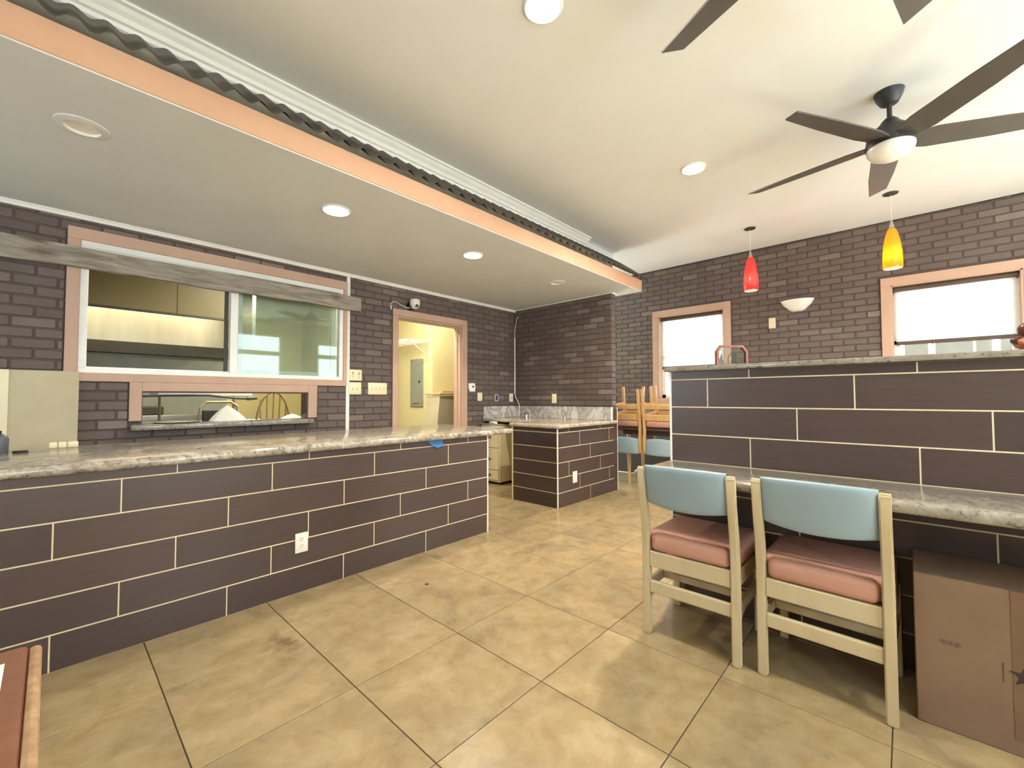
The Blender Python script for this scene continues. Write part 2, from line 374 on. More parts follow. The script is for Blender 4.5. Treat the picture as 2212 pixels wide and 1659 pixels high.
mb.build('wall_right', 'tan_wall', label='tan painted wall with daylight windows on the side out of view', cat='wall', kind='structure')
mb = MB(); wall_cells(mb, YR-.12, YW+.12, 0, ZC, BWIN, lambda a, b_, c, d: mb.box(XB-.12, XB, a, b_, c, d))
mb.build('wall_back', 'tan_wall', label='tan painted wall behind the viewer', cat='wall', kind='structure')

BL, BH, CT = 0.2030, 0.0590, 0.0688
brick_me = {}
def brick_mesh(l, h):
    k = (round(l, 3), round(h, 3))
    if k not in brick_me:
        mb = MB(); l, h = k; ch = min(.006, l*.3); t = .006; i = .003
        def ring(a, y): return [(-a+ch, -1, y)]
        def oct_(L, H, c): return [(-L+c, -H), (L-c, -H), (L, -H+c), (L, H-c), (L-c, H), (-L+c, H), (-L, H-c), (-L, -H+c)]
        A = [mb.bm.verts.new((x, 0, z)) for x, z in oct_(l/2, h/2, ch)]; B = [mb.bm.verts.new((x, -t, z)) for x, z in oct_(l/2-i, h/2-i, ch)]
        mb.bm.faces.new(B)
        for q in range(8): mb.bm.faces.new((A[q], A[(q+1) % 8], B[(q+1) % 8], B[q]))
        me = bpy.data.meshes.new('brick')
        bmesh.ops.recalc_face_normals(mb.bm, faces=mb.bm.faces)
        for fc in mb.bm.faces:
            if fc.normal.y > 0.5: fc.normal_flip()
        mb.bm.to_mesh(me); mb.bm.free(); me.materials.append(MATS['brick']); brick_me[k] = me
    return brick_me[k]
def lay_bricks(parent, to_world, rz, u0, u1, z0, z1, zphase, uA, uB, holes, limit=300, cutoffs=()):
    """courses of bricks; to_world(u, z) gives the point on the wall face"""
    items = []
    n0 = int(math.floor((z0-zphase)/CT)); n1 = int(math.ceil((z1-zphase)/CT))
    for n in range(n0, n1):
        a = max(zphase+n*CT+.005, z0); b_ = min(zphase+(n+1)*CT-.005, z1)
        if b_-a < .012: continue
        ph = uA if n % 2 == 0 else uB
        k0 = int(math.floor((u0-ph)/BL)); k1 = int(math.ceil((u1-ph)/BL))
        for k in range(k0, k1):
            segs = [(max(ph+k*BL+.0055, u0), min(ph+(k+1)*BL-.0055, u1))]
            for h in holes:
                ov = min(b_, h[3])-max(a, h[2])
                if ov < 0.45*(b_-a): continue
                ns = []
                for s0, s1 in segs:
                    if h[1] <= s0 or h[0] >= s1: ns.append((s0, s1)); continue
                    if h[0]-s0 > .02: ns.append((s0, h[0]-.006))
                    if s1-h[1] > .02: ns.append((h[1]+.006, s1))
                segs = ns
            for s0, s1 in segs:
                if s1-s0 < .018: continue
                p = to_world((s0+s1)/2, (a+b_)/2); x, y, d = pxl(p)
                vis = d > 0 and -60 < x < 2270 and -60 < y < 1720
                items.append(((-(s1-s0)*(b_-a)/max(d, .1)**2) if vis else 1.0/max(abs(d), .1), s0, s1, a, b_, p))
    items.sort(key=lambda t: t[0])
    for t in items[:limit]: place('brick', brick_mesh(t[2]-t[1], t[4]-t[3]), parent, t[5], rz)
    rest = items[limit:]
    if rest:
        bm = bmesh.new()
        for t in rest:
            me = brick_mesh(t[2]-t[1], t[4]-t[3]); n = len(bm.verts); bm.from_mesh(me); bm.verts.ensure_lookup_table()
            bmesh.ops.transform(bm, matrix=Matrix.Translation(t[5]) @ Matrix.Rotation(rz, 4, 'Z'), verts=bm.verts[n:])
        bmesh.ops.translate(bm, verts=bm.verts, vec=-Vector(parent['_o']))
        me = bpy.data.meshes.new('bricks'); bm.to_mesh(me); bm.free(); me.materials.append(MATS['brick'])
        o = bpy.data.objects.new('small_bricks', me); o.parent = parent; C.objects.link(o); o['kind'] = 'stuff'
WCAS = [(0.05, 2.03, 1.235, 2.29), (0.385, 1.735, 0.875, 1.235)]
lay_bricks(wl, lambda u, z: Vector((u, YW, z)), 0, -0.75, 2.025, 0.70, ZS-.02, 1.3010-.0688*10, -0.1885, -0.087, WCAS, limit=130)
lay_bricks(wl, lambda u, z: Vector((u, YW, z)), 0, 2.062, X1-.004, 0.70, ZS-.02, 1.3520-.0688*10, 2.122, 2.0205, [(2.555, 3.648, -1, 2.115), (3.938, 5, 0.80, 0.99)], limit=165)
lay_bricks(wn, lambda u, z: Vector((X1, u, z)), -math.pi/2, YC+.015, YW-.008, 0.84, ZS-.012, 1.3510-.0688*10, 2.69-.2030, 2.788-.2030, [(2.5, 5, 0.5, 0.985)], limit=240)
for n in range(-6, 16):
    zz = 1.351+CT*n
    if zz+CT < ZS and zz > 0.93:
        for a, b_ in (((X1+.004, X1B-.003),) if n % 2 else ((X1+.004, X1B-.018), (X1B-.013, X1B-.002))):
            place('brick', brick_mesh(b_-a, BH), wn, ((a+b_)/2, YC+.013, zz+CT/2))
FCAS = [(1.605, 2.64, 1.01, 2.335), (-0.87, 0.165, 1.01, 2.335)]
lay_bricks(wf, lambda u, z: Vector((X2, u, z)), -math.pi/2, -1.25, 3.9, 0.62, ZC-.004, 1.945-.0688*18, 0.482-.2030*3, 0.583-.2030*3, FCAS, limit=300)

# ------------------------------------------------------------------ setting: ceilings, beam, trims
MB().box(XB, X2, YR, YW+.12, ZC, ZC+.1).build('ceiling', 'ceiling_paint', label='white plaster main ceiling', cat='ceiling', kind='structure')
mb = MB().box(XB, 4.798, 2.304, YW, ZS, ZS+.0065).box(XB, 4.798, 2.335, YW, ZS+.0065, ZS+.06).box(XB, 4.80, 2.69, 2.75, ZS+.06, ZC)
mb.build('ceiling_soffit', 'soffit_paint', label='lowered beige ceiling over the kitchen counter', cat='ceiling', kind='structure')
MB().box(XB, 4.80, 2.30, 2.333, ZS+.007, 2.520, .003).build('trim_1', 'peach_beam', label='long peach painted fascia beam under the corrugated metal', cat='beam', kind='structure')
MB().box(XB, X1, YW-.02, YW-.001, ZS-.032, ZS-.001, .004).box(XB, X1, YW-.034, YW-.02, ZS-.014, ZS-.001, .003).build('trim_2', 'white_trim', label='white moulding where the kitchen brick wall meets the soffit', cat='moulding', kind='structure')
MB().box(X1-.012, X1-.001, YC, YW-.02, ZS-.012, ZS-.001, .002).box(X1-.012, X1B+.004, YC-.012, YC, ZS-.022, ZS-.001, .003).build('trim_3', 'white_trim', label='thin white moulding along the top of the nook wall', cat='moulding', kind='structure')
MB().box(2.024, 2.060, YW-.016, YW-.001, 0.70, ZS-.033, .003).build('trim_4', 'white_trim', label='narrow white vertical strip beside the kitchen window', cat='trim', kind='structure')
prof = [(2.69, 2.93), (2.575, 2.93), (2.575, 2.918), (2.590, 2.912), (2.604, 2.896), (2.622, 2.880), (2.634, 2.862), (2.652, 2.858), (2.652, 2.836), (2.668, 2.830), (2.668, 2.812), (2.69, 2.812)]
MB().prism(prof, lambda u, v, d: (d, u, v), XB, 4.12).build('trim_5', 'white_trim', label='white stepped crown moulding above the corrugated metal', cat='moulding', kind='structure')
def corr(u, v):
    x = XB+(4.86-XB)*u; return (x, 2.262+.335*v, 2.536+.018*math.cos(2*math.pi*(x-0.024)/0.1062)*(1-.3*v)+.262*v)
mb = MB(); mb.grid(corr, 562, 2); 
o = mb.build('corrugated_sheet', 'corrugated', label='dark corrugated metal sheet roofing lying along the peach beam', cat='metal sheet', smooth=True)
md = o.modifiers.new('thickness', 'SOLIDIFY'); md.thickness = 0.002

# ------------------------------------------------------------------ setting: kitchen and storage room behind the brick wall
kb = MB().box(XB, 2.75, 7.2, 7.3, 0, 2.7).box(2.75, 2.85, 5.6, 7.3, 0, 2.7).box(XB-.1, XB, YW+.12, 7.3, 0, 2.7)
kb.build('wall_kitchen', 'kitchen_wall', label='pale olive kitchen walls seen through the pass-through window', cat='wall', kind='structure')
MB().box(XB, 5.0, YW+.12, 7.3, 2.7, 2.8).build('ceiling_kitchen', 'soffit_paint', label='kitchen ceiling behind the brick wall', cat='ceiling', kind='structure')
sb = MB().box(3.87, 3.97, 5.2, 7.3, 0, 2.7).box(3.97, 5.0, 5.2, 5.3, 0, 2.7).box(4.9, 5.0, YW+.12, 5.2, 0, 2.7).box(2.85, 3.87, 7.2, 7.3, 0, 2.7)
sb.build('wall_storage', 'yellow_wall', label='yellow storage room walls seen through the doorway', cat='wall', kind='structure')

# window_1: slider above, open pass-through below, peach casing
YF = YW-.022
w1 = thing('window_1', 'white framed sliding kitchen window with peach casing and open pass-through below', 'window', (1.04, YW, 0.9), kind='structure')
MB().box(0.05, 2.03, YF, YW-.001, 2.212, 2.295, .003).build('casing_board', 'peach_paint', w1)
MB().box(0.05, 2.03, YF, YW-.001, 1.232, 1.29, .003).build('casing_board', 'peach_paint', w1)
MB().box(0.05, 0.115, YF, YW-.001, 1.29, 2.212, .003).build('casing_board', 'peach_paint', w1)
MB().box(1.99, 2.03, YF, YW-.001, 1.29, 2.212, .003).build('casing_board', 'peach_paint', w1)
MB().box(0.385, 0.455, YF, YW-.001, 0.945, 1.232, .003).build('casing_board', 'peach_paint', w1)
MB().box(1.652, 1.735, YF, YW-.001, 0.925, 1.232, .003).build('casing_board', 'peach_paint', w1)
MB().box(0.455, 1.652, YF, YW-.001, 1.165, 1.232, .003).build('casing_board', 'peach_paint', w1)
MB().box(0.455, 0.462, YW, YW+.12, 0.92, 1.165).box(1.640, 1.652, YW, YW+.12, 0.92, 1.165).box(0.462, 1.640, YW, YW+.12, 1.155, 1.165).build('reveal', 'dark_table', w1)
fr = MB().box(0.115, 1.99, YW-.012, YW+.08, 2.168, 2.212, .003).box(0.115, 1.99, YW-.012, YW+.08, 1.29, 1.325, .003).box(0.115, 0.158, YW-.012, YW+.08, 1.325, 2.168, .003).box(1.952, 1.99, YW-.012, YW+.08, 1.325, 2.168, .003).box(1.012, 1.068, YW-.010, YW+.05, 1.325, 2.168, .003)
fr.build('frame', 'white_vinyl', w1, smooth=False)
MB().box(0.158, 1.012, YW-.004, YW+.0, 2.150, 2.168).box(0.158, 1.952, YW+.03, YW+.036, 1.325, 1.337).build('track', 'white_vinyl', w1)
MB().box(0.985, 1.010, YW+.052, YW+.075, 1.325, 2.168).build('weather_strip', 'kitchen_dark', w1)
sash = MB().box(1.085, 1.115, YW+.052, YW+.074, 1.33, 2.165).box(1.895, 1.93, YW+.052, YW+.074, 1.33, 2.165).box(1.115, 1.895, YW+.052, YW+.074, 2.13, 2.165).box(1.115, 1.895, YW+.052, YW+.074, 1.33, 1.362)
sh = sash.build('sliding_sash', 'white_vinyl', w1)
MB().box(1.115, 1.895, YW+.061, YW+.064, 1.362, 2.13).build('pane', 'pane_glass', sh)
MB().box(1.068, 1.952, YW+.018, YW+.021, 1.325, 2.168).build('pane', 'pane_glass', w1)
sill = MB().box(0.395, 1.682, YW-.095, YW+.16, 0.878, 0.919, .008, 2).build('granite_sill', 'granite_grey', label='grey granite sill of the pass-through under the kitchen window', cat='sill', smooth=True)

# door_1: cased opening
d1 = thing('door_1', 'peach cased doorway without a door leading to the storage room', 'doorway', (3.09, YW, 0), kind='structure')
MB().box(2.556, 2.620, YF, YW-.001, 0, 2.035, .004).build('casing_board', 'peach_paint', d1)
MB().box(3.556, 3.646, YF, YW-.001, 0, 2.035, .004).build('casing_board', 'peach_paint', d1)
MB().box(2.556, 3.646, YF, YW-.001, 2.035, 2.112, .004).build('casing_board', 'peach_paint', d1)
MB().box(2.618, 2.636, YW-.001, YW+.125, 0, 2.017).build('jamb', 'peach_paint', d1)
MB().box(3.540, 3.558, YW-.001, YW+.125, 0, 2.017).build('jamb', 'peach_paint', d1)
MB().box(2.618, 3.558, YW-.001, YW+.125, 2.017, 2.035).build('jamb', 'peach_paint', d1)
MB().box(2.636, 2.648, YW+.05, YW+.09, 0, 2.005).box(3.528, 3.540, YW+.05, YW+.09, 0, 2.005).box(2.636, 3.54, YW+.05, YW+.09, 2.005, 2.017).build('stop', 'peach_paint', d1)

# window_2 and window_3 in the far wall
def far_window(name, y0, y1, label):
    o0, o1 = y0-.08, y1+.08
    t = thing(name, label, 'window', (X2, (y0+y1)/2, 1.09), kind='structure')
    xf = X2-.024
    MB().box(xf, X2-.001, o0, o1, 2.25, 2.335, .003).build('casing_board', 'peach_paint', t)
    MB().box(xf, X2-.001, o0, o1, 1.01, 1.09, .003).build('casing_board', 'peach_paint', t)
    MB().box(xf, X2-.001, o0, y0, 1.09, 2.25, .003).build('casing_board', 'peach_paint', t)
    MB().box(xf, X2-.001, y1, o1, 1.09, 2.25, .003).build('casing_board', 'peach_paint', t)
    MB().box(X2-.02, X2+.14, y0, y0+.012, 1.09, 2.25).box(X2-.02, X2+.14, y1-.012, y1, 1.09, 2.25).box(X2-.02, X2+.14, y0, y1, 2.238, 2.25).box(X2-.02, X2+.14, y0, y1, 1.09, 1.102).build('reveal', 'peach_paint', t)
    f = MB(); a, b_ = y0+.012, y1-.012; xa, xb = X2+.09, X2+.13
    f.box(xa, xb, a, a+.045, 1.102, 2.238).box(xa, xb, b_-.045, b_, 1.102, 2.238).box(xa, xb, a, b_, 1.102, 1.15).box(xa, xb, a, b_, 2.19, 2.238).box(xa, xb, a, b_, 1.65, 1.69)
    f.build('frame', 'white_vinyl', t)
    for k in (1, 2): MB().box(xa+.012, xb-.012, a+(b_-a)*k/3-.009, a+(b_-a)*k/3+.009, 1.15, 2.19).build('muntin', 'white_vinyl', t)
    for zz in (1.42, 1.94): MB().box(xa+.012, xb-.012, a+.045, b_-.045, zz-.009, zz+.009).build('muntin', 'white_vinyl', t)
    MB().box(xa+.018, xa+.021, a+.04, b_-.04, 1.14, 1.66).build('pane', 'clear_glass', t)
    MB().box(xa+.018, xa+.021, a+.04, b_-.04, 1.68, 2.2).build('pane', 'clear_glass', t)
    portal('daylight_portal', (X2+.16, (y0+y1)/2, 1.67), (R(90), 0, R(90)), y1-y0, 1.16)
    return t
far_window('window_2', 1.685, 2.56, 'peach cased sash window beside the stacked chairs')
far_window('window_3', -0.79, 0.085, 'peach cased sash window at the right edge behind the granite cap')
def shade(y0, y1, zb, label):
    t = thing('roller_shade', label, 'blind', (X2+.05, (y0+y1)/2, zb), 'white roller shades in the far windows')
    MB().cyl((X2+.045, y0+.02, 2.215), (X2+.045, y1-.02, 2.212), .024, n=16).build('roller', 'shade_rail', t, smooth=True)
    MB().box(X2+.058, X2+.0595, y0+.03, y1-.03, zb, 2.21).build('fabric', 'shade_fabric', t)
    MB().box(X2+.052, X2+.066, y0+.03, y1-.03, zb-.036, zb, .003).build('bottom_bar', 'shade_rail', t)
shade(1.685, 2.56, 1.545, 'white roller shade in the window above the stacked chairs')
shade(-0.79, 0.085, 1.675, 'white roller shade in the window at the right edge')
for i, (a, b_, c, d) in enumerate(RWIN):
    f = MB(); y0, y1 = YR-.09, YR-.04
    f.box(a, a+.05, y0, y1, c, d).box(b_-.05, b_, y0, y1, c, d).box(a+.05, b_-.05, y0, y1, c, c+.05).box(a+.05, b_-.05, y0, y1, d-.05, d).box(a+.05, b_-.05, y0, y1, 2.11, 2.21)
    f.build('window_%d' % (4+i), 'white_vinyl', label='white sash window in the side wall out of view, number %d from the rear corner' % (i+1), cat='window', kind='structure')
for i, (a, b_, c, d) in enumerate(BWIN):
    f = MB(); x0, x1 = XB-.09, XB-.04
    f.box(x0, x1, a, a+.05, c, d).box(x0, x1, b_-.05, b_, c, d).box(x0, x1, a+.05, b_-.05, c, c+.05).box(x0, x1, a+.05, b_-.05, d-.05, d).box(x0, x1, (a+b_)/2-.02, (a+b_)/2+.02, c+.05, d-.05)
    f.build('window_%d' % (8+i), 'white_vinyl', label='white framed window'+' in the wall behind the viewer', cat='window', kind='structure')
# outside the far windows
MB().box(X2+.3, 30, -25, 25, -.3, -.2).build('ground', 'ground_concrete', label='pale concrete ground outside the far windows', cat='ground', kind='structure')
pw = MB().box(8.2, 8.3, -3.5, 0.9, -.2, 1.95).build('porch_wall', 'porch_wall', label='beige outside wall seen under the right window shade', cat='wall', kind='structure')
for yy, wd in ((0.02, 'leftmost'), (-0.20, 'middle'), (-0.62, 'rightmost')): MB().box(7.4, 7.46, yy*1.27-.03, yy*1.27+.03, -.2, 2.6).build('porch_post', 'white_trim', label='slim white porch post outside the right window, %s of three' % wd, cat='post', group='white porch posts outside')

# ------------------------------------------------------------------ tiled counters
TP, TR, TG = 0.6155, 0.1513, 0.0046
plank_me = {}
def plank_mesh(l, h):
    k = (round(l, 3), round(h, 3))
    if k not in plank_me: plank_me[k] = MB().box(-k[0]/2, k[0]/2, -.008, .004, -k[1]/2, k[1]/2, .0012).mesh('plank_tile', 'plank_tile')
    return plank_me[k]
def tile_rows(parent, to_world, rz, u0, u1, ztop, phases, sgn=1):
    n = 0; z = 0.0
    while z < ztop-.01:
        z1 = min(z+TR-TG, ztop); ph = phases[n % len(phases)]
        k0 = math.floor((u0-ph)/TP)
        for k in range(int(k0), int(k0)+40):
            a, b_ = max(u0, ph+k*TP+TG/2), min(u1, ph+(k+1)*TP-TG/2)
            if a >= u1: break
            if b_-a > .015: place('tile', plank_mesh(b_-a, z1-z-.0005), parent, to_world((a+b_)/2, (z+z1)/2), rz)
        n += 1; z = n*TR
# long front counter
ct = thing('tiled_counter', 'long front counter faced with dark wood-look plank tiles', 'counter', (0.9, 2.9, 0))
MB().box(-1.2, 2.483, YC-.0032, 3.40, 0, 0.796).build('core', 'grout_cream', ct)
tile_rows(ct, lambda u, z: (u, YC+.004, z), 0, -1.2, 2.478, 0.796, [0.016, 0.221-TP, 0.418-TP])
tile_rows(ct, lambda u, z: (2.4805, u, z), math.pi/2, YC+.01, 3.40, 0.796, [2.9, 3.1, 3.3])
MB().box(2.478, 2.491, YC-.005, YC+.008, 0, 0.796, .002).build('edge_trim', 'white_trim', ct)
MB().box(-1.25, 2.765, 2.535, 3.50, 0.797, 0.842, .019, 4).build('granite_countertop', 'granite', label='speckled cream granite top of the long front counter', cat='countertop', smooth=True)
# corner sink counter
bx = thing('sink_counter', 'small corner counter faced with dark wood-look tiles below the nook wall', 'counter', (4.05, 2.9, 0))
MB().box(3.4588, X1-.002, YC-.0032, 3.196, 0, 0.796).build('core', 'grout_cream', bx)
tile_rows(bx, lambda u, z: (u, YC+.004, z), 0, 3.466, X1B-.008, 0.796, [4.058-TP*2, 3.852-TP, 3.653-TP])
tile_rows(bx, lambda u, z: (3.466, u, z), -math.pi/2, YC+.008, 3.194, 0.796, [2.58-TP*0.02])
tr6 = thing('trim_6', 'tile strip and white edge covering the end of the nook wall beside the counter', 'trim', (X1B, YC, 0), kind='structure')
MB().box(X1+.002, X1B-.0075, YC-.002, YC+.003, 0.80, 0.975).build('tile', 'plank_tile', tr6)
MB().box(3.454, 3.466, YC-.005, YC+.007, 0, 0.796, .002).build('edge_trim', 'white_trim', bx)
MB().box(X1B-.007, X1B+.002, YC-.005, YC+.005, 0, 0.985, .002).build('edge_trim', 'white_trim', tr6)
MB().box(3.454, 3.464, 3.190, 3.200, 0, 0.796, .002).build('edge_trim', 'grout_cream', bx)
st = thing('sink_countertop', 'grey veined granite top and backsplash of the corner sink counter', 'countertop', (4.1, 3.2, 0.797))
mb = MB().prism([(3.435, 2.545), (4.640, 2.545), (4.640, 2.574), (4.578, 2.574), (4.578, 4.172), (3.935, 4.172), (3.935, 3.225), (3.435, 3.225)], lambda u, v, d: (u, v, d), 0.797, 0.838)
bmesh.ops.bevel(mb.bm, geom=mb.bm.edges[:], offset=.014, segments=3, affect='EDGES', profile=0.5)
mb.build('slab', 'granite_light', st, smooth=True)
MB().box(4.556, X1-.001, 2.60, 4.172, 0.838, 0.995, .002).build('backsplash', 'marble', st)
MB().box(3.938, 4.556, 4.152, 4.172, 0.838, 0.995, .002).build('backsplash', 'marble', st)
MB().box(4.552, X1-.001, 2.583, 2.599, 0.838, 0.995, .002).build('end_strip', 'white_trim', st)
# partition with ledge and cap
XH = 2.39
hw = MB().box(XH-.0032, XH+.13, -2.2, 0.978, 0, 1.252).build('wall_partition', 'grout_cream', label='half-height partition faced with dark wood-look plank tiles', cat='partition', kind='structure')
tile_rows(hw, lambda u, z: (XH+.004, u, z), -math.pi/2, -2.2, 0.976, 1.252, [0.378, 0.779, 0.578])
MB().box(XH-.006, XH+.006, 0.974, 0.986, 0, 1.252, .002).build('edge_trim', 'white_trim', hw)
MB().box(XH-.035, XH+.20, -2.25, 1.005, 1.254, 1.280, .006, 2).build('granite_coping', 'granite_grey', label='grey granite cap on top of the tiled partition', cat='coping', smooth=True)
MB().box(1.955, XH-.001, -2.2, 1.0, 0.714, 0.756, .018, 4).build('granite_ledge', 'granite_grey', label='grey granite bar ledge projecting from the partition above the chairs', cat='ledge', smooth=True)

# ------------------------------------------------------------------ chairs
def make_chair(wood, label, group):
    t = thing('dining_chair', label, 'chair', (0, 0, 0), group)
    hw_ = 0.194
    for s in (-1, 1):
        y = s*hw_
        prof = [(-.017, 0), (.019, 0), (.021, .20), (.021, .43), (.012, .52), (-.018, .66), (-.030, .765), (-.036, .783), (-.048, .787), (-.058, .780), (-.060, .765), (-.050, .66), (-.024, .52), (-.017, .42), (-.017, .20)]
        mb = MB().prism(prof, lambda u, v, d: (u, d, v), y-.0165, y+.0165)
        bmesh.ops.bevel(mb.bm, geom=[e for e in mb.bm.edges if e.calc_length() > .03], offset=.005, segments=2, affect='EDGES')
        mb.build('back_leg', wood, t, smooth=True)
        MB().box(.350, .386, y-.0165, y+.0165, 0, .36, .005, 2).build('front_leg', wood, t, smooth=True)
        MB().box(.02, .352, y-.012, y+.012, .318, .386, .004).build('side_rail', wood, t)
        pr = [(.02, .155), (.05, .185), (.10, .205), (.352, .205), (.352, .245), (.02, .245)]
        MB().prism(pr, lambda u, v, d: (u, d, v), y-.010, y+.010).build('side_stretcher', wood, t)
    MB().box(-.010, .012, -hw_+.016, hw_-.016, .314, .387, .004).build('back_rail', wood, t)
    MB().box(-.010, .012, -hw_+.016, hw_-.016, .194, .250, .006, 2).build('back_stretcher', wood, t)
    MB().box(.358, .378, -hw_+.016, hw_-.016, .322, .386, .004).build('front_rail', wood, t)
    MB().box(.16, .182, -hw_+.01, hw_-.01, .207, .243, .004).build('middle_stretcher', wood, t)
    mb = MB().box(.024, .398, -.206, .206, .387, .474, .030, 4).box(-.012, .30, -.172, .172, .388, .470, .026, 4)
    cs = mb.build('seat_cushion', 'pink_vinyl', t, smooth=True)
    mb = MB()
    mb.tube([(.075, -.196+.392*i/12, .4735-.006*(abs(i-6)/6)**6) for i in range(13)], .0035, 6); mb.build('seam', 'pink_vinyl', cs, smooth=True)
    def back(u, v):
        a = 2*math.pi*v; cx, cz = math.cos(a), math.sin(a); sx = math.copysign(abs(cx)**.5, cx); sz = math.copysign(abs(cz)**.35, cz)
        yy = -1+2*u; k = (1-abs(yy)**10)**.5; bow = -.018*(1-yy*yy)
        z = .706+.088*sz-(.020*(1-yy*yy) if sz < 0 else -.004*(1-yy*yy)); lean = -.030*((z-.62)/.17)
        return (-.012+lean+bow+.022*sx*(.5+.5*k), yy*.179, z)
    mb = MB(); mb.grid(back, 20, 36); bmesh.ops.remove_doubles(mb.bm, verts=mb.bm.verts, dist=1e-5)
    mb.build('backrest', 'blue_vinyl', t, smooth=True)
    return t
GC = 'blue and pink dining chairs'
ch = make_chair('blonde_wood', 'pale wood dining chair with blue back and pink seat, nearest the partition end', GC)
ch.location = (1.945, 0.730, 0); ch.rotation_euler = (0, 0, 0)
c2 = copy_tree(ch); c2['label'] = 'pale wood dining chair with blue back and pink seat, beside the cardboard carton'
c2.location = (1.962, 0.252, 0); c2.rotation_euler = (0, 0, R(-1.5))
# table with upturned chairs in the far corner
tb = thing('dining_table', 'dark dining table in the far corner carrying upturned chairs', 'table', (5.25, 2.12, 0))
MB().box(4.93, 5.67, 1.30, 2.75, 0.705, 0.738, .006, 2).build('table_top', 'dark_table', tb)
for xx, yy in ((5.05, 1.45), (5.05, 2.62), (5.44, 1.45), (5.44, 2.62)):
    MB().cyl((xx, yy, 0), (xx, yy, 0.705), .016, .028, 12).build('leg', 'oak_wood', tb, smooth=True)
MB().box(5.0, 5.52, 1.40, 2.68, 0.645, 0.704).build('apron', 'dark_table', tb)
ch_oak = make_chair('oak_wood', 'upturned dining chair', GC); used_oak = []
def upturned(x, y, rz, label):
    c = copy_tree(ch_oak) if used_oak else ch_oak; used_oak.append(1); c['label'] = label; c['group'] = 'upturned chairs on the corner table'
    c.location = (x, y, 0.738+.474); c.rotation_mode = 'XYZ'; c.rotation_euler = (math.pi, R(-7), rz)
    return c
upturned(4.865, 2.155, 0, 'upturned dining chair on the corner table, half hidden by the partition end')
upturned(4.865, 2.60, 0, 'upturned dining chair on the corner table, next to the nook wall')

upturned(5.70, 2.36, math.pi, 'upturned dining chair on the wall side of the corner table, behind the others')
# window-side table, added out of view to bounce sunlight onto the ceiling
bounce_table = thing('dining_table', 'pale topped table by the side windows, added out of view to bounce sunlight', 'table', (3.4, -1.87, 0))
MB().box(2.85, 3.95, -2.32, -1.42, 0.71, 0.745, .006, 2).build('table_top', 'panel_board', bounce_table)
for xx in (3.1, 3.7):
    MB().cyl((xx, -1.87, 0.03), (xx, -1.87, 0.71), .035, n=14).build('pedestal', 'dark_metal', bounce_table, smooth=True)
    MB().box(xx-.03, xx+.03, -2.15, -1.59, 0, 0.03, .008).build('foot', 'dark_metal', bounce_table)

# cardboard carton
ca = thing('cardboard_carton', 'large taped cardboard carton standing under the granite ledge', 'carton', (2.20, -0.33, 0))
MB().box(2.050, 2.36, -0.66, -0.004, 0, 0.503, .003).build('box_body', 'carton', ca)
MB().box(2.0488, 2.052, -0.345, -0.225, 0.05, 0.502).build('tape_strip', 'carton_tape', ca)
MB().box(2.05, 2.36, -0.335, -0.330, 0.5035, 0.505).build('flap_seam', 'carton_ink', ca)
def star(u0, v0, r): return [(u0+(r if i % 2 == 0 else r*.42)*math.sin(math.pi*i/5), v0+(r if i % 2 == 0 else r*.42)*math.cos(math.pi*i/5)) for i in range(10)]
MB().prism(star(-0.250, 0.245, .034), lambda u, v, d: (d, u, v), 2.0482, 2.0496).build('printed_mark', 'carton_ink', ca)
for k in range(4): MB().box(2.0484, 2.0496, -0.078-.012*k, -0.070-.012*k, 0.283, 0.297).build('printed_mark', 'carton_tape', ca)
MB().box(2.0484, 2.0496, -0.208, -0.205, 0.215, 0.275).build('printed_mark', 'carton_tape', ca)

# foreground worn table
ft = thing('worn_table', 'red brown worn table with chipped pale edge in the bottom left corner', 'table', (-0.45, 0.45, 0))
mb = MB().box(-1.1, -0.014, -0.2, 0.985, 0.712, 0.740, .008, 2); mb.build('table_top', 'worn_red_wood', ft, smooth=True)
MB().box(-0.015, -0.001, -0.2, 0.981, 0.714, 0.7375, .006, 2).build('edge_band', 'worn_edge', ft, smooth=True)
for xx in (-1.05, -0.12):
    for yy in (-0.14, 0.85): MB().box(xx, xx+.06, yy, yy+.06, 0, 0.712, .004).build('leg', 'worn_red_wood', ft)
MB().box(-0.25, -0.036, 0.70, 0.932, 0.7402, 0.7412).build('paper_sheet', 'paper_white', label='white sheet of paper on the worn red table', cat='paper')

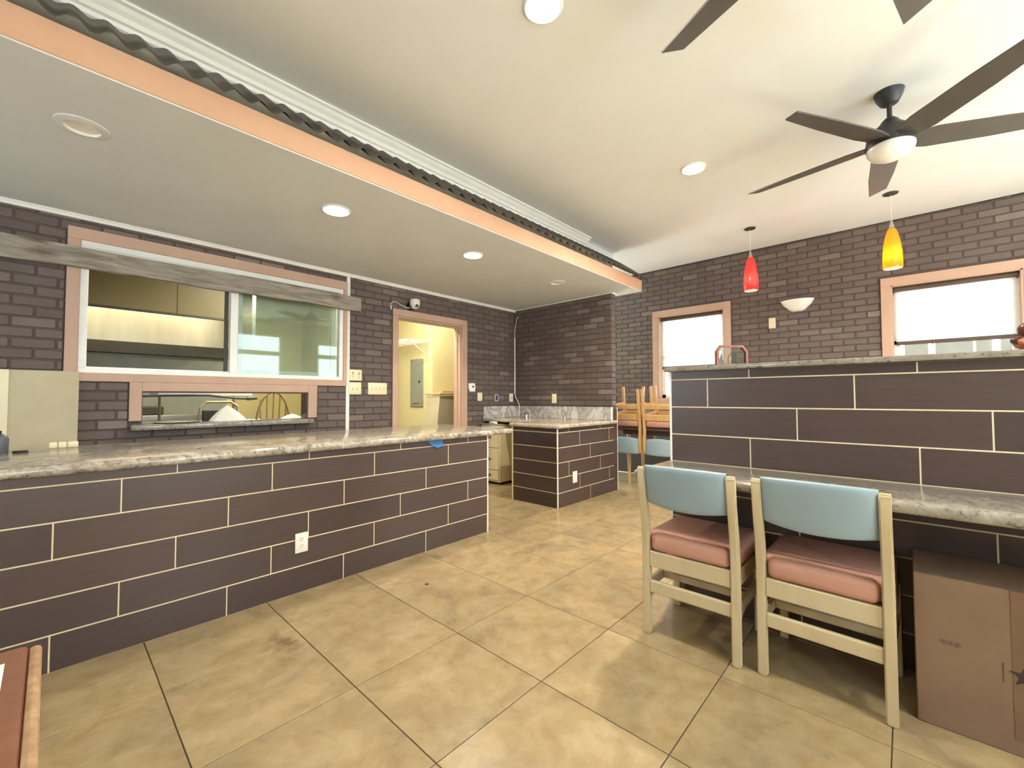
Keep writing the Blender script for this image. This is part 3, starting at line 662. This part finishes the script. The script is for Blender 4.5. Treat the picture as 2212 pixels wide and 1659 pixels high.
# ------------------------------------------------------------------ ceiling fans
def make_fan(label, loc, a0):
    x, y = loc; t = thing('ceiling_fan', label, 'ceiling fan', (x, y, 2.50), 'black five-blade ceiling fans')
    MB().lathe([(0, 2.852), (.030, 2.853), (.044, 2.862), (.062, 2.895), (.072, 2.93), (0, 2.93)], (x, y, 0), 28).build('canopy', 'fan_black', t, smooth=True)
    MB().cyl((x, y, 2.74), (x, y, 2.86), .0125, n=12).build('downrod', 'fan_black', t, smooth=True)
    MB().lathe([(0, 2.775), (.022, 2.773), (.040, 2.755), (.052, 2.735), (.085, 2.705), (.100, 2.690), (.112, 2.660), (.118, 2.620), (.116, 2.596), (0, 2.592)], (x, y, 0), 32).build('motor_housing', 'fan_black', t, smooth=True)
    MB().lathe([(.113, 2.596), (.113, 2.584), (.109, 2.568), (.094, 2.547), (.065, 2.531), (.03, 2.525), (0, 2.524)], (x, y, 0), 32).build('light_globe', 'ceramic_white', t, smooth=True)
    for k in range(5):
        a = R(a0+72*k); b2 = MB()
        pl = [(.085, -.055), (.20, -.074), (.50, -.072), (.765, -.058), (.800, .040), (.50, .066), (.20, .076), (.085, .055)]
        b2.prism(pl, lambda u, v, d: (u, v, d), -.004, .004)
        mm = Matrix.Translation((x, y, 2.628)) @ Matrix.Rotation(a, 4, 'Z') @ Matrix.Rotation(R(FAN_PITCH), 4, 'X')
        bmesh.ops.transform(b2.bm, matrix=mm, verts=b2.bm.verts); b2.build('blade', 'fan_blade', t)
    return t
FAN_PITCH = -14
make_fan('black five-blade ceiling fan with white globe, whole in view above the pendants', (3.36, 0.03), 7)
make_fan('black ceiling fan at the top edge with only two blade tips in view', (1.506, -0.005), -4.5)

# ------------------------------------------------------------------ lamps
def downlight(loc, on, label, power=0.0, ring='ceiling_paint'):
    x, y, z = loc; t = thing('recessed_light', label, 'ceiling light', (x, y, z-.01), 'round recessed ceiling lights')
    MB().lathe([(.080 if on else .064, -.010), (.084 if on else .070, -.011), (.093, -.005), (.096, -.0005), (.064, -.0005)], loc, 32).build('trim_ring', 'soffit_paint' if z < 2.5 else 'ceiling_paint', t, smooth=True)
    if on:
        MB().lathe([(.082, -.0105), (.05, -.013), (0, -.0145)], loc, 24).build('lens', 'lamp_lens', t, smooth=True)
        l = bpy.data.lights.new('lamp', 'AREA'); l.shape = 'DISK'; l.size = .12; l.energy = power; l.color = (1.0, 0.90, 0.75); l.spread = R(150)
        lo = bpy.data.objects.new('lamp', l); lo.location = (0, 0, -.006); lo.parent = t; C.objects.link(lo)
    else:
        MB().lathe([(.064, -.012), (.060, -.002), (.056, -.0012), (.03, -.0010), (0, -.0010)], loc, 24).build('reflector', 'ceramic_white', t, smooth=True)
PW_S, PW_M = 4.0, 9.0
downlight((0.07, 2.80, ZS), False, 'unlit recessed light in the soffit nearest the left edge')
downlight((1.28, 2.80, ZS), True, 'lit recessed light in the soffit, first from the left', PW_S)
downlight((2.52, 2.80, ZS), True, 'lit recessed light in the soffit, in front of the doorway', PW_S)
downlight((3.76, 2.80, ZS), False, 'unlit recessed light in the soffit above the corner sink counter')
downlight((1.51, 1.195, ZC), True, 'lit recessed light in the main ceiling at the top edge', PW_M)
downlight((3.42, 1.195, ZC), True, 'lit recessed light in the main ceiling left of the fan', 32.0)
downlight((1.51, -1.2, ZC), True, 'lit recessed light in the main ceiling by the side windows, rear one', PW_M)
downlight((3.42, -1.2, ZC), True, 'lit recessed light in the main ceiling by the side windows, far one', PW_M)

def pendant(x, y, glass, label, power, col):
    t = thing('pendant_lamp', label, 'pendant lamp', (x, y, 2.24), 'coloured glass pendant lamps')
    MB().lathe([(0, 2.915), (.03, 2.915), (.052, 2.922), (.056, 2.93), (0, 2.93)], (x, y, 0), 24).build('canopy', 'dark_metal', t, smooth=True)
    MB().cyl((x, y, 2.66), (x, y, 2.92), .0025, n=8).build('cord', 'white_plastic', t)
    MB().lathe([(0, 2.69), (.008, 2.688), (.012, 2.66), (.020, 2.625), (.022, 2.605), (0, 2.60)], (x, y, 0), 20).build('socket_cap', 'steel', t, smooth=True)
    pr = [(.021, 2.612), (.030, 2.598), (.046, 2.545), (.058, 2.48), (.066, 2.40), (.069, 2.32), (.068, 2.258), (.067, 2.252)]
    MB().lathe(pr, (x, y, 0), 32).build('glass_shade', glass, t, smooth=True)
    MB().lathe([(r-.004, z) for r, z in pr], (x, y, 0), 32).build('inner_glass', 'milk_glass', t, smooth=True)
    MB().ball((x, y, 2.42), .024, 12, 8, (1, 1, 1.35)).cyl((x, y, 2.44), (x, y, 2.60), .012, n=10).build('bulb', 'bulb', t, smooth=True)
    l = bpy.data.lights.new('lamp', 'POINT'); l.energy = power; l.color = col; l.shadow_soft_size = .03
    lo = bpy.data.objects.new('lamp', l); lo.location = (0, 0, .12); lo.parent = t; C.objects.link(lo)
pendant(5.075, 1.19, 'red_glass', 'red glass pendant lamp hanging above the wall sconce', 0.8, (1.0, 0.85, 0.7))
pendant(5.056, 0.055, 'amber_glass', 'glowing orange glass pendant lamp near the right window', 1.0, (1.0, 0.85, 0.65))

# wall sconce
sc_ = MB(); pr = [(.02, 2.098), (.045, 2.100), (.075, 2.114), (.092, 2.132), (.098, 2.142), (.110, 2.150), (.135, 2.175), (.152, 2.205), (.165, 2.228), (.160, 2.229), (.13, 2.18), (.0, 2.13)]
sc_.lathe(pr, (0, 0, 0), 28, math.pi/2, 3*math.pi/2)
for v_ in sc_.bm.verts: v_.co = Vector((X2-.008+v_.co.x*.72, 0.893+v_.co.y, v_.co.z))
sc_.build('wall_sconce', 'ceramic_white', label='white half-bowl ceramic sconce on the far brick wall', cat='sconce', smooth=True)

# ------------------------------------------------------------------ wall plates and small fittings
def plate_y(name, x0, x1, z0, z1, mat, label, cat, y=YW-.006, marks=None, grp=None, mmat='carton_ink'):
    t = thing(name, label, cat, ((x0+x1)/2, y, z0), grp)
    MB().box(x0, x1, y-.007, y, z0, z1, .003, 2).build('plate', mat, t, smooth=True)
    for (a, b_, c, d, th, mm) in (marks or []): MB().box(a, b_, y-.007-th, y-.006, c, d, min(.001, th*.3)).build('toggle' if th > .004 else 'slot', mm, t)
    return t
plate_y('intercom_panel', 2.052, 2.188, 1.290, 1.404, 'ivory_plastic', 'ivory control plate with dark slots, upper of the two beside the kitchen window', 'control plate', y=YW-.018,
        marks=[(2.080, 2.100, z, z+.006, .002, 'carton_ink') for z in (1.372, 1.357)]+[(2.148, 2.166, z, z+.006, .002, 'carton_ink') for z in (1.368, 1.354)]+[(2.082, 2.100, z, z+.003, .002, 'panel_grey') for z in (1.340, 1.330, 1.320)]+[(2.148, 2.166, z, z+.003, .002, 'panel_grey') for z in (1.336, 1.326, 1.316)])
plate_y('light_switch', 2.050, 2.184, 1.148, 1.274, 'ivory_plastic', 'double light switch plate below the control plate', 'switch', y=YW-.018,
        marks=[(2.088, 2.096, 1.200, 1.220, .012, 'ivory_plastic'), (2.136, 2.144, 1.200, 1.220, .012, 'ivory_plastic'), (2.088, 2.096, 1.192, 1.199, .002, 'panel_grey'), (2.136, 2.144, 1.192, 1.199, .002, 'panel_grey')])
plate_y('light_switch', 2.266, 2.488, 1.148, 1.275, 'ivory_plastic', 'wide four-toggle switch plate left of the doorway', 'switch',
        marks=[(2.306+.047*k, 2.314+.047*k, 1.200, 1.224, .012, 'ivory_plastic') for k in range(4)])
plate_y('wall_outlet', 3.832, 3.918, 1.070, 1.181, 'ivory_plastic', 'ivory blank plate right of the doorway', 'wall plate')
plate_y('wall_outlet', 4.450, 4.526, 1.054, 1.172, 'white_plastic', 'white coax plate in the corner above the backsplash', 'wall plate', marks=[(4.482, 4.494, 1.104, 1.116, .006, 'carton_ink')])
t = thing('electrical_box', 'open blue electrical box set in the brick above the backsplash', 'electrical box', (4.19, YW-.004, 1.068))
MB().box(4.160, 4.166, YW-.014, YW, 1.068, 1.158).box(4.216, 4.222, YW-.014, YW, 1.068, 1.158).box(4.166, 4.216, YW-.014, YW, 1.150, 1.158).box(4.166, 4.216, YW-.014, YW, 1.068, 1.076).build('rim', 'white_plastic', t)
MB().box(4.166, 4.216, YW-.012, YW-.008, 1.076, 1.150).build('back', 'blue_box', t)
t = thing('wall_outlet', 'ivory plate on the nook wall above the sink backsplash', 'wall plate', (X1, 3.456, 1.037))
MB().box(X1-.013, X1-.006, 3.418, 3.495, 1.037, 1.161, .003, 2).build('plate', 'ivory_plastic', t, smooth=True)
t = thing('wall_outlet', 'ivory plate on the far brick wall below the sconce', 'wall plate', (X2, 1.15, 1.931))
MB().box(X2-.014, X2-.006, 1.114, 1.186, 1.931, 2.057, .003, 2).build('plate', 'ivory_plastic', t, smooth=True)
def outlet(x0, x1, z0, z1, label, slots):
    t = thing('wall_outlet', label, 'outlet', ((x0+x1)/2, YC-.004, z0)); y = YC-.0045
    MB().box(x0, x1, y-.006, y, z0, z1, .002, 2).build('plate', 'white_plastic', t, smooth=True)
    if slots:
        cx = (x0+x1)/2
        for zc in (z0+.036, z1-.036):
            r = MB().lathe([(0, 0), (.015, 0), (.0165, .002)], (0, 0, 0), 16)
            for v_ in r.bm.verts: v_.co = Vector((cx+v_.co.x, y-.0078+v_.co.z, zc+v_.co.y*.9))
            rc = r.build('receptacle', 'white_plastic', t)
            for dx in (-.006, .006): MB().box(cx+dx-.001, cx+dx+.001, y-.0088, y-.0076, zc+.001, zc+.009).build('slot', 'carton_ink', rc)
            MB().cyl((cx, y-.0088, zc-.007), (cx, y-.0076, zc-.007), .0025, n=8).build('slot', 'carton_ink', rc)
    else:
        cx = (x0+x1)/2; MB().cyl((cx, y-.008, (z0+z1)/2), (cx, y-.006, (z0+z1)/2), .003, n=8).build('screw', 'steel', t)
outlet(0.959, 1.030, 0.226, 0.337, 'white double power outlet on the front of the long tiled counter', True)
outlet(3.712, 3.792, 0.218, 0.337, 'white blank plate on the front of the corner sink counter', False)
# blue tape
def tape(u, v): return (1.876+.128*u+.012*v, YC-.006-.004*math.sin(3*u)-.006*v*v, 0.797-.052*v*(.5+.5*min(1, u*2.4))+.003*math.sin(9*u))
o = MB(); o.grid(tape, 10, 5); o = o.build('painter_tape', 'blue_tape', label='torn piece of blue masking tape under the long countertop edge', cat='tape'); o.modifiers.new('t', 'SOLIDIFY').thickness = .0008
# note pinned by the door
t = thing('paper_note', 'small white printed note pinned right of the doorway', 'note', (3.735, YW-.008, 1.193))
MB().prism([(3.674, 1.300), (3.784, 1.304), (3.796, 1.262), (3.790, 1.195), (3.696, 1.193), (3.678, 1.240)], lambda u, v, d: (u, d, v), YW-.0095, YW-.008).build('sheet', 'paper_white', t)
MB().prism([(3.738, 1.262), (3.752, 1.275), (3.772, 1.262), (3.768, 1.246), (3.742, 1.248)], lambda u, v, d: (u, d, v), YW-.0100, YW-.0093).build('print', 'carton_ink', t)
MB().cyl((3.722, YW-.014, 1.322), (3.722, YW, 1.322), .004, n=8).build('pin', 'steel', t)
for (xx, zz, nm) in ((3.866, 2.015, 'left'), (4.300, 1.975, 'right')):
    MB().cyl((xx, YW-.022, zz), (xx, YW, zz), .004, n=8).ball((xx, YW-.022, zz), .010, 10, 8).build('wall_hook', 'steel', label='small bare screw hook in the brick above the corner counter, %s of the pair' % nm, cat='hook')
# security camera on the casing
t = thing('security_camera', 'white dome security camera above the doorway with a thin cable', 'camera', (2.79, YW, 2.12))
MB().cyl((2.785, YW-.002, 2.168), (2.785, YW-.045, 2.168), .050, .047, 24).build('base', 'black_plastic', t, smooth=True)
mb = MB().lathe([(0, 2.236), (.050, 2.236), (.056, 2.228), (.058, 2.205), (.056, 2.176), (.045, 2.150), (.028, 2.132), (0, 2.126)], (2.800, YW-.078, 0), 24); mb.build('housing', 'white_plastic', t, smooth=True)
MB().ball((2.796, YW-.118, 2.160), .024, 16, 10, (1, .8, 1)).build('lens_ring', 'panel_grey', t, smooth=True)
MB().ball((2.794, YW-.130, 2.158), .014, 14, 8, (1, .7, 1)).build('lens', 'black_plastic', t, smooth=True)
MB().tube([(2.755, YW-.05, 2.135), (2.70, YW-.035, 2.140), (2.64, YW-.03, 2.160), (2.585, YW-.028, 2.182), (2.548, YW-.022, 2.180), (2.528, YW-.018, 2.155), (2.528, YW-.016, 2.130)], .004, 8).build('cable', 'white_plastic', t, smooth=True)
MB().cyl((2.528, YW-.016, 2.132), (2.530, YW-.016, 2.092), .008, n=10).build('connector', 'white_plastic', t)
# corner conduit and loose wires
t = thing('wire_conduit', 'white conduit with loose wires in the corner of the nook', 'conduit', (4.566, YW-.013, 0.86))
MB().cyl((4.563, YW-.014, 1.172), (4.563, YW-.014, 1.985), .0095, n=12).build('pipe', 'white_plastic', t, smooth=True)
MB().tube([(4.563, YW-.014, 1.98), (4.560, YW-.014, 2.08), (4.562, YW-.03, 2.17), (4.560, YW-.06, 2.25), (4.558, YW-.085, 2.285)], .004, 8).build('wire', 'white_plastic', t, smooth=True)
MB().tube([(4.563, YW-.014, 1.98), (4.562, YW-.03, 2.06), (4.562, YW-.045, 2.14), (4.562, YW-.045, 2.20)], .0025, 8).build('wire', 'panel_grey', t, smooth=True)
MB().tube([(4.563, YW-.014, 1.175), (4.555, YW-.04, 1.11), (4.545, YW-.09, 1.06), (4.535, YW-.125, 0.99), (4.530, YW-.13, 0.90), (4.525, YW-.13, 0.845)], .0055, 8).build('wire', 'white_plastic', t, smooth=True)
# tap and soap spout on the sink counter
t = thing('water_tap', 'small chrome tap on the corner sink counter', 'tap', (4.47, 3.84, 0.838))
MB().cyl((4.47, 3.86, 0.838), (4.47, 3.86, 0.885), .016, .013, 16).build('body', 'chrome', t, smooth=True)
MB().tube([(4.47, 3.86, 0.88), (4.44, 3.84, 0.905), (4.40, 3.82, 0.905), (4.38, 3.81, 0.888)], .010, 10).build('spout', 'chrome', t, smooth=True)
MB().ball((4.475, 3.81, 0.900), .017, 12, 8).cyl((4.475, 3.81, 0.838), (4.475, 3.81, 0.895), .008, n=10).build('handle', 'chrome', t, smooth=True)
MB().cyl((4.50, 3.235, 0.838), (4.50, 3.235, 0.868), .009, .007, 12).ball((4.50, 3.235, 0.872), .010, 10, 8).build('soap_spout', 'chrome', label='tiny chrome spout against the backsplash of the sink counter', cat='spout', smooth=True)
# file cabinet under the sink counter
t = thing('file_cabinet', 'beige metal two-drawer cabinet under the corner counter', 'cabinet', (4.05, 3.96, 0))
MB().box(3.880, 4.30, 3.80, 4.15, 0.03, 0.760, .012, 3).build('body', 'beige_metal', t, smooth=True)
MB().box(3.870, 4.31, 3.795, 4.155, 0.760, 0.772, .004).build('top', 'panel_grey', t)
for z0, z1 in ((0.06, 0.18), (0.19, 0.46), (0.47, 0.74)):
    d = MB().box(3.868, 3.879, 3.82, 4.13, z0, z1, .003).build('drawer', 'beige_metal', t)
    MB().box(3.858, 3.868, 3.94, 4.01, (z0+z1)/2-.012, (z0+z1)/2+.012, .003).build('handle', 'steel', d)
for xx in (3.92, 4.26):
    for yy in (3.84, 4.11): MB().cyl((xx, yy, 0), (xx, yy, 0.03), .018, n=10).build('foot', 'black_plastic', t)

MB().cyl((3.90, 3.88, 0.787), (3.96, 4.06, 0.787), .015, n=14).build('paper_roll', 'paper_white', label='small white paper roll lying on the beige cabinet under the corner counter', cat='paper roll', smooth=True)
# ------------------------------------------------------------------ left side: plank, board, counter items
mb = MB()
def plank(u, v):
    x = -1.3+3.448*u; wob = .004*math.sin(x*5.1)+.003*math.sin(x*11.7+1)
    c = [(0, 0), (1, 0), (1, 1), (0, 1), (0, 0)]; i = min(3, int(v*4+1e-6)); fr_ = v*4-i
    a, b_ = c[i], c[i+1]; p, q = a[0]+(b_[0]-a[0])*fr_, a[1]+(b_[1]-a[1])*fr_
    return (x, 4.100+.045*p, 2.005+wob*(1-q)+(.140-wob*(1-q)-.003*math.sin(x*4))*q)
mb.grid(plank, 60, 4); bmesh.ops.remove_doubles(mb.bm, verts=mb.bm.verts, dist=1e-5); bmesh.ops.holes_fill(mb.bm, edges=mb.bm.edges)
mb.build('weathered_plank', 'weathered_wood', label='weathered grey wooden plank mounted across the kitchen window', cat='plank')
t = thing('wall_board', 'plain beige board against the brick wall behind the left end of the counter', 'board', (-0.3, YW-.02, 0))
MB().box(-0.9, 0.126, YW-.030, YW-.007, 0.0, 1.297, .002).build('sheet', 'panel_board', t)
MB().box(-0.9, -0.185, YW-.034, YW-.030, 0.0, 1.297, .001).build('batten', 'ivory_plastic', t)
for i, (a, b_, lb) in enumerate(((-0.003, 0.027, 'left'), (0.032, 0.062, 'middle'), (0.066, 0.108, 'right'))):
    mb = MB().box(a, b_, 3.40, 3.425, 0.842, 0.872, .003, 2); tt = thing('small_white_box', '%s of three tiny white boxes in a row on the countertop' % lb, 'box', ((a+b_)/2, 3.41, 0.842), 'tiny white boxes on the long counter')
    mb.build('box_body', 'ivory_plastic', tt, smooth=True); MB().box(a+.003, b_-.003, 3.403, 3.422, 0.872, 0.8735).build('lid', 'white_plastic', tt)
t = thing('bottle', 'dark grey bottle cut off by the left edge on the countertop', 'bottle', (-0.165, 3.30, 0.842))
MB().lathe([(0, 0.842), (.036, 0.842), (.038, 0.850), (.038, 0.915), (.030, 0.930), (.016, 0.940), (0, 0.940)], (-0.175, 3.25, 0), 20).build('body', 'bottle_grey', t, smooth=True)
MB().cyl((-0.175, 3.25, 0.938), (-0.175, 3.25, 0.955), .014, n=14).build('cap', 'black_plastic', t, smooth=True)
MB().lathe([(0, .842), (.026, .842), (.028, .846), (.026, .850), (0, .851)], (-0.100, 3.27, 0), 16).build('dark_disc', 'carton_ink', label='small dark disc lying beside the grey bottle', cat='disc', smooth=True)

# ------------------------------------------------------------------ things on the granite cap
t = thing('framed_picture', 'small eight-sided wooden frame with etched glass on the granite cap', 'framed picture', (2.49, 0.69, 1.280))
ux = Vector((0.15, -0.12, 0)).normalized(); nx = Vector((ux.y, -ux.x, 0)); org = Vector((2.415, 0.742, 1.280))
def fpt(u, v, d): return tuple(org+ux*u*.92+Vector((0, 0, 1))*v*.86+nx*d)
oc = lambda i: [(i, i+.0), (.20-i, i), (.20-i, .090-i*.3), (.172-i*.6, .128-i), (.028+i*.6, .128-i), (i, .090-i*.3)]
O, I = oc(0), oc(.013)
mb = MB()
for k in range(6):
    q = [O[k], O[(k+1) % 6], I[(k+1) % 6], I[k]]; mb.prism(q, fpt, -.009, .009)
mb.build('frame', 'frame_wood', t)
MB().prism(I, fpt, -.001, .001).build('glass', 'clear_glass', t)
MB().prism([(.013, .094), (.187, .094), (.187, .0955), (.013, .0955)], fpt, -.0018, -.001).prism([(.013, .099), (.187, .099), (.187, .1003), (.013, .1003)], fpt, -.0018, -.001).build('etched_line', 'etched_white', t)
for pts in ([(.02, .013), (.05, .013), (.048, .035), (.040, .045), (.044, .060), (.034, .072), (.030, .055), (.022, .048)], [(.075, .013), (.084, .013), (.082, .045), (.092, .065), (.104, .082), (.098, .086), (.084, .068), (.074, .048)],
            [(.106, .013), (.136, .013), (.128, .050), (.132, .070), (.124, .082), (.114, .074), (.116, .050)], [(.150, .013), (.176, .013), (.170, .030), (.166, .052), (.158, .046), (.154, .028)]):
    MB().prism(pts, fpt, -.0018, -.001).build('etching', 'etched_white', t)
t = thing('figurine', 'glossy brown figurine on the granite cap at the right edge', 'figurine', (2.45, -0.345, 1.280))
MB().ball((2.45, -0.350, 1.310), .048, 18, 12, (1, 1.05, .65)).build('body', 'figurine_tan', t, smooth=True)
MB().ball((2.45, -0.352, 1.358), .040, 18, 12, (1, 1, .82)).ball((2.435, -0.318, 1.318), .022, 12, 8, (1, 1.2, .8)).build('head', 'figurine_brown', t, smooth=True)
MB().ball((2.412, -0.318, 1.312), .010, 10, 8).build('snout', 'figurine_tan', t, smooth=True)

# ------------------------------------------------------------------ kitchen things behind the window
t = thing('range_hood', 'wide stainless exhaust hood at the back of the kitchen', 'hood', (0.0, 6.4, 1.80))
MB().box(-1.6, 1.42, 5.88, 5.91, 2.045, 2.70).build('front_panel', 'olive_panel', t)
MB().box(-1.6, 1.42, 5.88, 5.93, 2.030, 2.048).build('lip', 'dark_metal', t)
MB().box(0.92, 0.925, 5.876, 5.88, 2.05, 2.70).build('panel_seam', 'kitchen_dark', t)
MB().box(-1.6, 1.66, 7.0, 7.03, 1.80, 2.45).build('back_panel', 'steel_satin', t)
MB().box(1.66, 1.70, 5.9, 7.03, 1.80, 2.7).build('side_panel', 'steel', t)
l = bpy.data.lights.new('lamp', 'AREA'); l.shape = 'RECTANGLE'; l.size = 2.6; l.size_y = .1; l.energy = 13; l.color = (1.0, 0.88, 0.64)
lo = bpy.data.objects.new('lamp', l); lo.parent = t; lo.location = (0.05, 0.25, 0.62); lo.rotation_euler = (R(25), 0, 0); C.objects.link(lo)
t = thing('cooking_range', 'dark topped steel cooking range below the kitchen hood', 'range', (0.0, 6.6, 0))
MB().box(-1.6, 1.66, 6.35, 6.98, 0.06, 0.92, .01).build('body', 'steel', t)
MB().box(-1.6, 1.66, 6.86, 6.98, 1.655, 1.80, .006).build('shelf', 'kitchen_dark', t)
MB().box(-1.6, 1.66, 6.94, 6.98, 0.92, 1.655).build('splash_panel', 'panel_grey', t)
MB().box(-1.2, 0.9, 6.40, 6.92, 0.92, 1.02, .01).build('griddle', 'kitchen_dark', t)
for xx in (-1.5, 1.55):
    for yy in (6.4, 6.9): MB().cyl((xx, yy, 0), (xx, yy, 0.07), .03, n=10).build('foot', 'dark_metal', t)
# kitchen lamp
t = thing('kitchen_light', 'ceiling lamp of the kitchen, out of view', 'ceiling light', (1.9, 5.0, 2.66))
MB().box(1.3, 2.5, 4.9, 5.1, 2.66, 2.699).build('housing', 'white_trim', t)
l = bpy.data.lights.new('lamp', 'AREA'); l.shape = 'RECTANGLE'; l.size = 1.1; l.size_y = .18; l.energy = 40; l.color = (1.0, 0.92, 0.74)
lo = bpy.data.objects.new('lamp', l); lo.parent = t; lo.location = (0, 0, -.01); C.objects.link(lo)
# pass-through items
t = thing('prep_table', 'white edged prep table behind the pass-through', 'table', (0.9, 5.6, 0))
MB().box(0.70, 1.52, 5.35, 5.85, 1.135, 1.205, .006).build('shelf', 'white_trim', t)
MB().box(0.2, 1.6, 5.3, 5.9, 0.84, 0.88, .006).build('table_top', 'steel', t)
for xx in (0.24, 1.56):
    for yy in (5.34, 5.86): MB().cyl((xx, yy, 0), (xx, yy, 0.84), .02, n=10).build('leg', 'steel', t)
for xx in (0.78, 1.46): MB().cyl((xx, 5.82, 0.88), (xx, 5.82, 1.14), .012, n=10).build('post', 'steel', t)
mb = MB(); mb.tube([(0.46, 4.34, 1.130), (0.60, 4.36, 1.135), (0.80, 4.38, 1.138), (0.92, 4.40, 1.138), (1.02, 4.42, 1.126), (1.14, 4.44, 1.112), (1.22, 4.44, 1.108)], .010, 10)
o = mb.build('spray_hose', 'grey_hose', label='grey spray hose hanging across the top of the pass-through', cat='hose', smooth=True)
MB().cyl((1.22, 4.44, 1.108), (1.30, 4.44, 1.112), .016, .012, 12).build('nozzle', 'grey_hose', o, smooth=True)
def heap(u, v):
    a = 2*math.pi*u; r = (1-v)
    return (1.02+(.135+.02*math.sin(3*a+1))*r*math.cos(a)*(1+.2*(1-r)), 4.255+.055*r*math.sin(a), 0.919+.135*(1-r)**.9*(1-.1*math.sin(2*a)*r))
mb = MB(); mb.grid(heap, 24, 10); bmesh.ops.remove_doubles(mb.bm, verts=mb.bm.verts, dist=1e-5); mb.build('white_cloth', 'cloth_white', label='crumpled white cloth heaped on the pass-through sill', cat='cloth', smooth=True)
def heap2(u, v):
    a = 2*math.pi*u; r = (1-v); return (1.56+.10*r*math.cos(a), 4.30+.03*r*math.sin(a), 0.919+.045*(1-r)**.7+.008*math.sin(3*a)*r*(1-r))
mb = MB(); mb.grid(heap2, 20, 8); bmesh.ops.remove_doubles(mb.bm, verts=mb.bm.verts, dist=1e-5); mb.build('white_cloth', 'cloth_white', label='small white cloth at the right end of the pass-through sill', cat='cloth', smooth=True)
MB().lathe([(0, .9195), (.12, .9195), (.15, .925), (.152, .928), (.12, .9235), (0, .9225)], (0.68, 4.235, 0), 28).build('serving_tray', 'steel', label='flat round metal tray on the left of the pass-through sill', cat='tray', smooth=True)
# bow-back chair and metal chair standing in the kitchen
t = thing('bow_back_chair', 'wooden bow-back chair standing in the kitchen behind the pass-through', 'chair', (1.58, 5.0, 0))
bow = [(1.58+.165*math.cos(a)*(1 if True else 1), 4.86, 0.72+.46*math.sin(a)**.8 if math.sin(a) > 0 else .72) for a in [math.pi*i/16 for i in range(17)]]
MB().tube(bow, .012, 8).build('bow', 'oak_wood', t, smooth=True)
for k in range(5):
    xx = 1.58-.10+.05*k; MB().cyl((xx, 4.90, .46), (1.58+(xx-1.58)*1.25, 4.86, 1.17-.9*(xx-1.58)**2*8), .006, n=8).build('spindle', 'oak_wood', t, smooth=True)
for s in (-1, 1): MB().cyl((1.58+s*.165, 4.86, .73), (1.58+s*.15, 4.90, .46), .012, n=8).build('bow_end', 'oak_wood', t, smooth=True)
MB().box(1.37, 1.79, 4.86, 5.28, .42, .46, .015, 2).build('seat', 'oak_wood', t, smooth=True)
for sx in (-1, 1):
    for sy in (-1, 1): MB().cyl((1.58+sx*.20, 5.07+sy*.19, 0), (1.58+sx*.15, 5.07+sy*.14, .43), .014, .018, 10).build('leg', 'oak_wood', t, smooth=True)
t = thing('metal_chair', 'folded tube metal chair leaning in the kitchen behind the pass-through', 'chair', (1.12, 5.05, 0))
MB().tube([(0.92, 5.05, 0.012), (0.94, 5.05, .70), (0.99, 5.05, 1.02), (1.04, 5.05, 1.075), (1.24, 5.05, 1.075), (1.30, 5.05, 1.03), (1.32, 5.05, .70), (1.34, 5.05, 0.012)], .012, 8).build('frame', 'beige_metal', t, smooth=True)
MB().box(0.96, 1.31, 5.03, 5.06, .42, .46, .008).build('seat', 'beige_metal', t)
MB().box(1.0, 1.28, 5.03, 5.05, .88, 1.0, .008).build('backrest', 'kitchen_dark', t)
# storage room
t = thing('breaker_panel', 'grey breaker panel on the yellow storage wall', 'electrical panel', (3.86, 5.6, 1.0))
MB().box(3.852, 3.869, 5.425, 5.755, 0.975, 1.72, .004).build('cover', 'panel_grey', t)
MB().box(3.846, 3.852, 5.49, 5.53, 1.345, 1.38, .002).build('latch', 'carton_ink', t)
MB().box(3.848, 3.852, 5.51, 5.68, 1.02, 1.028).build('lip', 'kitchen_dark', t)
t = thing('wire_shelf', 'white wire shelf with bracket on the yellow storage wall', 'shelf', (3.7, 5.8, 1.95))
for k in range(12): MB().cyl((3.45+.038*k, 5.26, 1.965), (3.45+.038*k, 6.4, 1.965), .0045, n=6).build('wire', 'white_trim', t)
for yy in (5.26, 5.5, 5.75, 6.0, 6.3): MB().cyl((3.45, yy, 1.96), (3.868, yy, 1.96), .006, n=6).build('cross_wire', 'white_trim', t)
MB().tube([(3.50, 5.28, 1.96), (3.862, 5.28, 1.74)], .008, 8).tube([(3.862, 5.28, 1.96), (3.862, 5.28, 1.68)], .007, 8).build('bracket', 'white_trim', t)
t = thing('chest_bin', 'white tapered chest with a lid in the storage alcove', 'chest', (4.1, 4.9, 0))
MB().prism([(3.62, 0.05), (4.5, 0.05), (4.5, 1.14), (3.74, 1.14)], lambda u, v, d: (u, d, v), 4.85, 5.15).build('body', 'panel_board', t)
MB().box(3.72, 4.52, 4.83, 5.17, 1.155, 1.185, .006).build('lid', 'beige_metal', t)
MB().box(3.62, 4.5, 4.86, 5.14, 0.0, 0.05).build('base', 'kitchen_dark', t)
MB().box(3.82, 4.4, 4.90, 5.10, 1.186, 1.215, .004).build('wood_board', 'oak_wood', label='flat wooden board lying on the white chest lid', cat='board')
t = thing('storage_light', 'storage room ceiling lamp, out of view', 'ceiling light', (3.25, 4.46, 2.64))
MB().lathe([(0, 2.64), (.10, 2.65), (.13, 2.70), (0, 2.70)], (3.25, 4.46, 0), 20).build('globe', 'ceramic_white', t, smooth=True)
l = bpy.data.lights.new('lamp', 'POINT'); l.energy = 44; l.color = (1.0, 0.90, 0.7); l.shadow_soft_size = .08
lo = bpy.data.objects.new('lamp', l); lo.parent = t; lo.location = (0, 0, -.10); C.objects.link(lo)

for o in bpy.data.objects:
    if '_o' in o: del o['_o']
